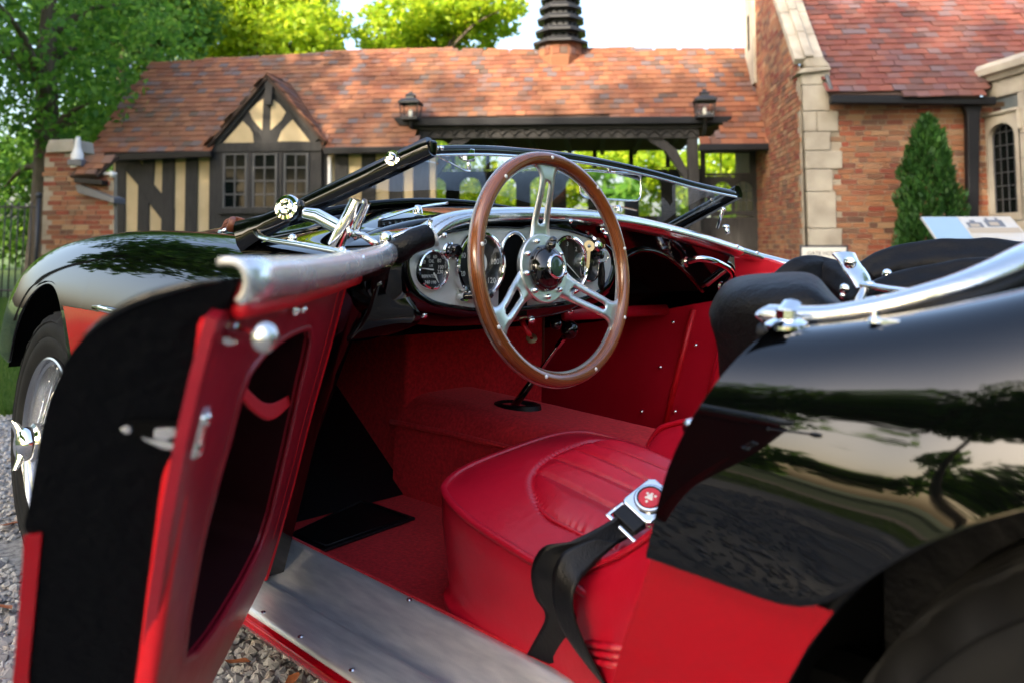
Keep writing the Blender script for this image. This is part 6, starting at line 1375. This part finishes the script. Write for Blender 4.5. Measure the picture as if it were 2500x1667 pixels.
# ---------------------------------------------------------------- signs
SB = w2b(dep(1892, 590, 9.2)).y
sg = bld('house_sign', 'white sign board lettered GATE HOUSE SOCIETY behind the folded hood', 'sign')
slab('sign_board', [(1842, 569), (1944, 569), (1944, 625), (1842, 625)], SB, .03, M['sign_white'], sg, .004)
slab('sign_frame', [(1837, 564), (1949, 564), (1949, 630), (1837, 630)], SB + .008, .02, M['sign_dark'], sg, .004)
px_m = fb(1944, 569, SB).x - fb(1842, 569, SB).x
text('lettering', 'GATE HOUSE', px_m * .128, fb(1893, 583, SB - .002), (1, 0, 0), (0, 0, 1), M['sign_dark'], sg, .001)
text('lettering', 'SOCIETY', px_m * .135, fb(1893, 603, SB - .002), (1, 0, 0), (0, 0, 1), M['sign_dark'], sg, .001)
for px in (1856, 1930):
    p = fb(px, 625, SB + .04); mb = MB(); mb.box((p.x - .02, p.y, 0), (p.x + .02, p.y + .03, p.z + .1)); mb.build('sign_leg', M['timber'], sg)
pn = bld('information_panel', 'tilted information panel with a pale blue side and a photograph of buildings', 'sign')
IB = w2b(dep(2200, 530, 7.6)).y
PI_N = (0, -.55, .83); q0 = fb(2115, 500, IB); PC = Vector(PI_N).dot(q0)
def ip(px, py_, o=0): return atb(px, py_, PI_N, PC + o)
A_, B_ = ip(2115, 499), ip(2320, 498); lowd = Vector((0, -.83, -.55)); wdt = (B_ - A_).length
def ipr(u, v, o=0): return A_ + (B_ - A_) * u + lowd * v + Vector(PI_N) * o
H_ = .62
def patch(name, u0, u1, v0, v1, m, o=.002, th=.0015):
    mb = MB(); mb.prism([ipr(u0, v0, o), ipr(u0, v1, o), ipr(u1, v1, o), ipr(u1, v0, o)], Vector(PI_N) * th); return mb.build(name, m, pn)
mb = MB(); mb.prism([ipr(0, 0), ipr(0, H_), ipr(1, H_), ipr(1, 0)], Vector(PI_N) * -.02); mb.build('panel_board', mat('panel_white', (.50, .49, .46), .35), pn)
patch('blue_print', .01, .40, .01, H_ - .01, mat('print_blue', (.24, .36, .48), .35))
patch('photo_print', .41, .99, .01, H_ - .01, vary(mat('print_photo', (.6, .56, .48), .35), [(.44, .45, .45), (.42, .37, .29)], 3))
pg = mat('print_grey', (.10, .11, .13), .4); pt = mat('print_tan', (.34, .29, .22), .4)
for u0, u1, v0, v1, m_ in ((.45, .62, .11, .20, pg), (.50, .56, .07, .11, pg), (.66, .86, .07, .19, pg), (.69, .72, .03, .07, pg), (.80, .83, .03, .07, pg), (.70, .80, .11, .17, pt), (.48, .58, .14, .19, pt), (.42, .98, .21, .30, pt)): patch('building_print', u0, u1, v0, v1, m_, .0037 if m_ is pg else .0054)
for u in (.15, .85):
    p = ipr(u, .35); mb = MB(); mb.box((p.x - .03, p.y - .02, 0), (p.x + .03, p.y + .02, p.z - .01)); mb.build('panel_leg', M['iron'], pn)
# ================================================================== trees and plants
def leaf_cloud(n_, blobs, size, shell=.55, flat=.0):
    cs = np.array([b[0] for b in blobs], float); rs = np.array([b[1] for b in blobs], float)
    wts = np.prod(rs, 1) ** .75; wts /= wts.sum(); idx = np.random.choice(len(blobs), n_, p=wts)
    d = np.random.normal(size=(n_, 3)); d /= np.linalg.norm(d, axis=1)[:, None]
    r = np.random.uniform(shell, 1.0, n_) ** .6
    # break the surface of every clump up into sprays
    ph = np.sin(d[:, 0] * 7 + idx) * np.sin(d[:, 1] * 8 + 2 * idx) * np.sin(d[:, 2] * 7 + 3 * idx)
    r = r * (1 + .22 * ph)
    p = cs[idx] + d * rs[idx] * r[:, None]
    a = np.random.normal(size=(n_, 3)); a /= np.linalg.norm(a, axis=1)[:, None]
    b = np.cross(a, d + .6 * np.random.normal(size=(n_, 3))); b /= np.linalg.norm(b, axis=1)[:, None]; a = np.cross(b, np.cross(a, b)); a /= np.linalg.norm(a, axis=1)[:, None]
    s = size * np.random.uniform(.6, 1.3, n_)[:, None]
    V_ = np.stack([p - a * s, p - b * s * .5 + a * s * .1, p + a * s, p + b * s * .5 + a * s * .1], 1).reshape(-1, 3)
    return V_
def rblobs(c, R, k, rmin, rmax, sq=.8):
    o = []
    for i in range(k):
        d = np.random.normal(size=3); d /= np.linalg.norm(d); q = np.array(c) + d * np.array(R) * random.random() ** .45; r = random.uniform(rmin, rmax); o.append((tuple(q), (r * 1.15, r * 1.15, r * sq)))
    return o
def tree(name, label, base, H, blobs, n_, size, m, tr=.18, group=None, limbs=9, kind_cat='tree'):
    t = thing(name, label, kind_cat, base, 0, group)
    V_ = leaf_cloud(n_, [((c[0] - base[0], c[1] - base[1], c[2] - base[2]), r) for c, r in blobs], size)
    fast('crown', V_, np.arange(len(V_)), np.arange(0, len(V_), 4), m, t)
    mb = MB(); cz = min(b[0][2] - b[1][2] * .3 for b in blobs) - base[2]; top = H * .62
    mb.tube(crv([(0, 0, -.1), (tr * .3, -tr * .2, top * .35), (-tr * .4, tr * .3, top * .7), (tr * .2, 0, top)], 4), [tr * 1.35, tr * 1.1, tr, tr * .95, tr * .9, tr * .85, tr * .8, tr * .72, tr * .65, tr * .55, tr * .45, tr * .35, tr * .3], 9)
    for c, r in random.sample(blobs, min(limbs, len(blobs))):
        q = Vector((c[0] - base[0], c[1] - base[1], c[2] - base[2])); z0 = min(top * .95, max(top * .35, q.z - .6 * math.hypot(q.x, q.y))); p0 = Vector((0, 0, z0))
        mb.tube(crv([p0, p0.lerp(q, .5) + Vector((0, 0, .12 * (q - p0).length)), q], 3), [tr * .42, tr * .36, tr * .3, tr * .24, tr * .18, tr * .12, tr * .06], 6)
    mb.build('trunk', M['bark'], t, True)
    return t
def gpt(px, D): p = dep(px, 560, D); return (p.x, p.y, 0.0)
def wpt(px, py_, D): return tuple(dep(px, py_, D))
T = 'trees beyond the gatehouse'
# dark tree at the left edge, in front of the gatehouse end
bl = rblobs(wpt(60, 120, 15.5), (2.6, 2.6, 2.6), 16, .7, 1.3) + [(wpt(x, y, 15.5 + random.uniform(-1, 1)), (r, r, r * .8)) for x, y, r in ((20, 60, 1.4), (120, 40, 1.3), (60, 200, 1.2), (150, 180, .9), (200, 110, 1.0), (30, 330, .8), (110, 290, .7), (250, 60, 1.0), (10, 430, .6), (215, 250, .5), (-60, 0, 1.6), (40, -120, 1.9), (150, -160, 1.8), (60, -300, 1.8), (200, -60, 1.3))]
tree('broadleaf_tree', 'dark green broadleaf tree overhanging the fence and gate pier', gpt(95, 15.5), 11, bl, 12500, .085, M['leaf_dark'], .26, T)
bl = [(wpt(x, y, 20 + random.uniform(-1, 1)), (r, r, r * .8)) for x, y, r in ((290, 60, 1.5), (370, 100, 1.2), (330, 10, 1.5), (240, 170, 1.2), (270, 250, .9), (190, 300, .8), (420, 40, 1.1), (300, -60, 1.6), (180, 60, 1.4))]
tree('broadleaf_tree', 'mid green tree with open crown behind the tiled gable end', gpt(270, 20), 11, bl, 16000, .10, M['leaf_mid'], .22, T)
bl = [(wpt(x, y, 24 + random.uniform(-1.5, 1.5)), (r, r, r * .72)) for x, y, r in ((480, 60, 1.6), (560, 20, 1.8), (640, 50, 1.7), (700, 85, 1.3), (730, 60, 1.0), (590, 95, 1.5), (500, 110, 1.3), (660, -10, 1.6), (440, 10, 1.5), (740, 110, .7), (540, -60, 2.0), (670, 115, 1.0))]
tree('broadleaf_tree', 'bright lime green tree rising behind the gable dormer roof', gpt(580, 24), 12, bl, 17000, .125, M['leaf_lime'], .25, T)
bl = [(wpt(x, y, 27 + random.uniform(-1.5, 1.5)), (r, r, r * .6)) for x, y, r in ((880, 85, 1.0), (930, 40, 1.2), (1000, 60, 1.3), (1060, 30, 1.3), (1120, 10, 1.2), (980, 105, 1.1), (1080, 90, 1.0), (870, 110, .7), (1150, 60, .7), (1010, -10, 1.4), (930, 110, .8), (1175, 15, .6), (845, 30, .4))]
tree('broadleaf_tree', 'sparse yellow green tree beside the roof ventilator', gpt(1000, 27), 12, bl, 8200, .14, M['leaf_lime'], .2, T, 12)
# greenery seen through the gateway and over the lawn
hd = thing('garden_hedge', 'sunlit green hedge seen through the gateway arches', 'hedge', gpt(1300, 24))
bs = Vector(gpt(1300, 24)); bl = [(tuple(Vector(gpt(x, 24 + random.uniform(-2, 2))) - bs + Vector((0, 0, random.uniform(.6, 3.6)))), (1.2, 1.2, .9)) for x in range(900, 1800, 28)]
V_ = leaf_cloud(16000, bl, .14, .3); fast('foliage', V_, np.arange(len(V_)), np.arange(0, len(V_), 4), M['leaf_lime'], hd)
hd = thing('garden_hedge', 'shaded shrubbery beyond the lawn and iron fence', 'hedge', gpt(-40, 26))
bs = Vector(gpt(-40, 26)); bl = [(tuple(Vector(gpt(x, 26 + random.uniform(-2, 2))) - bs + Vector((0, 0, random.uniform(.8, 4.6)))), (1.3, 1.3, 1.0)) for x in range(-420, 330, 26)]
V_ = leaf_cloud(15000, bl, .15, .3); fast('foliage', V_, np.arange(len(V_)), np.arange(0, len(V_), 4), M['leaf_mid'], hd)
# cypress by the brick wall
cb = dep(2140, 560, 9.9); ch = dep(2143, 258, 9.9).z
cy = thing('cypress', 'slender dark green cypress against the brick wall', 'cypress', (cb.x, cb.y, 0))
V_ = []
n_ = 15000; z = np.random.beta(1.0, 1.45, n_) * .985; prof_ = np.interp(z, [0, .12, .35, .6, .8, .92, 1.0], [.42, .44, .40, .31, .22, .12, .02]); th_ = np.random.uniform(0, 2 * PI, n_)
rr2 = prof_ * np.random.uniform(.55, 1.0, n_) ** .5 * (1 + .30 * np.sin(5 * th_ + 9 * z) * np.sin(19 * z + 2 * th_) + .14 * np.sin(11 * th_ - 31 * z)) 
p = np.stack([rr2 * np.cos(th_), rr2 * np.sin(th_), z * ch], 1); up_ = np.stack([np.cos(th_) * .45, np.sin(th_) * .45, np.ones(n_)], 1) + .35 * np.random.normal(size=(n_, 3)); up_ /= np.linalg.norm(up_, axis=1)[:, None]
sd2 = np.cross(up_, np.random.normal(size=(n_, 3))); sd2 /= np.linalg.norm(sd2, axis=1)[:, None]; s = np.random.uniform(.035, .085, n_)[:, None]
V_ = np.stack([p - up_ * s * .4, p + sd2 * s * .28, p + up_ * s, p - sd2 * s * .28], 1).reshape(-1, 3)
fast('foliage', V_, np.arange(len(V_)), np.arange(0, len(V_), 4), M['leaf_cypress'], cy)
mb = MB(); mb.tube([(0, 0, 0), (0, 0, ch * .8)], [.05, .012], 8); mb.build('trunk', M['bark'], cy, True)
yb = dep(2335, 540, 8.6); sh = thing('flowering_shrub', 'small yellow flowering shrub at the foot of the stone bay', 'shrub', (yb.x, yb.y, 0))
V_ = leaf_cloud(1600, [((random.uniform(-.3, .4), random.uniform(-.2, .2), random.uniform(.4, .85)), (.16, .16, .14)) for _ in range(14)], .035, .3); fast('foliage', V_, np.arange(len(V_)), np.arange(0, len(V_), 4), M['leaf_yellow'], sh)
mb = MB()
for k in range(7): mb.tube([(0, 0, 0), (random.uniform(-.3, .3), random.uniform(-.15, .15), .7)], .008, 5)
mb.build('stems', M['bark'], sh)
# trees on the other side of the drive: they shade the car and show in its paint
G2 = 'tall trees around the drive'
TREES = [(-17, 24, 21, 4.6, 'leaf_mid', 'green tree across the drive farthest behind the tail of the roadster'), (-10.5, 23, 22, 4.8, 'leaf_dark', 'dark tree across the drive behind the tail of the roadster'), (-3.6, 23.5, 24.5, 5.2, 'leaf_dark', 'tall dark tree across the drive opposite the rear wheel'), (2.4, 23.5, 24.5, 5.2, 'leaf_dark', 'tallest dark tree across the drive opposite the open door'), (8.6, 24.5, 22, 4.8, 'leaf_mid', 'green tree across the drive opposite the front wheel'), (15, 23.5, 21, 4.8, 'leaf_dark', 'dark tree across the drive facing the gate pier'), (21.5, 24, 21, 4.8, 'leaf_mid', 'green tree across the drive facing the iron fence'), (14, 9.5, 12, 3.0, 'leaf_mid', 'green tree on the lawn ahead of the roadster'), (15.5, 3.0, 12, 3.2, 'leaf_dark', 'tall dark tree on the lawn beyond the fence'), (-9, -9, 9, 3.2, 'leaf_mid', 'green tree behind the tail on the house side'), (-14, -4, 9.5, 3.2, 'leaf_lime', 'lime tree behind the tail of the roadster')]
for i, (x, y, h, R_, kd, lab) in enumerate(TREES):
    c = (x, y, h * .63); k_ = R_ / 3.5; bl = rblobs(c, (R_, R_ * .85, h * .30), 34, 1.1 * k_, 1.9 * k_)
    tree('shade_tree', lab, (x, y, 0), h, bl, 8500, .24 * k_, M[kd], .20, G2)
tl = []
for k in range(110):
    x = -75 + k * 1.3 + random.uniform(-.8, .8); tl.append(((x, 44 + random.uniform(-3, 3), random.uniform(1.0, 11.0)), (2.3, 2.0, 1.9)))
for k in range(40):
    tl.append(((-62 + k * 1.5, -40 + random.uniform(-2, 2), random.uniform(1.5, 6.5)), (2.4, 2.2, 2.2))); tl.append(((-34, -34 + k * 1.6, random.uniform(1.5, 6)), (2.4, 2.2, 2.2)))
V_ = leaf_cloud(42000, tl, .55, .3); o = fast('treeline', V_, np.arange(len(V_)), np.arange(0, len(V_), 4), M['leaf_dark']); o['kind'] = 'stuff'
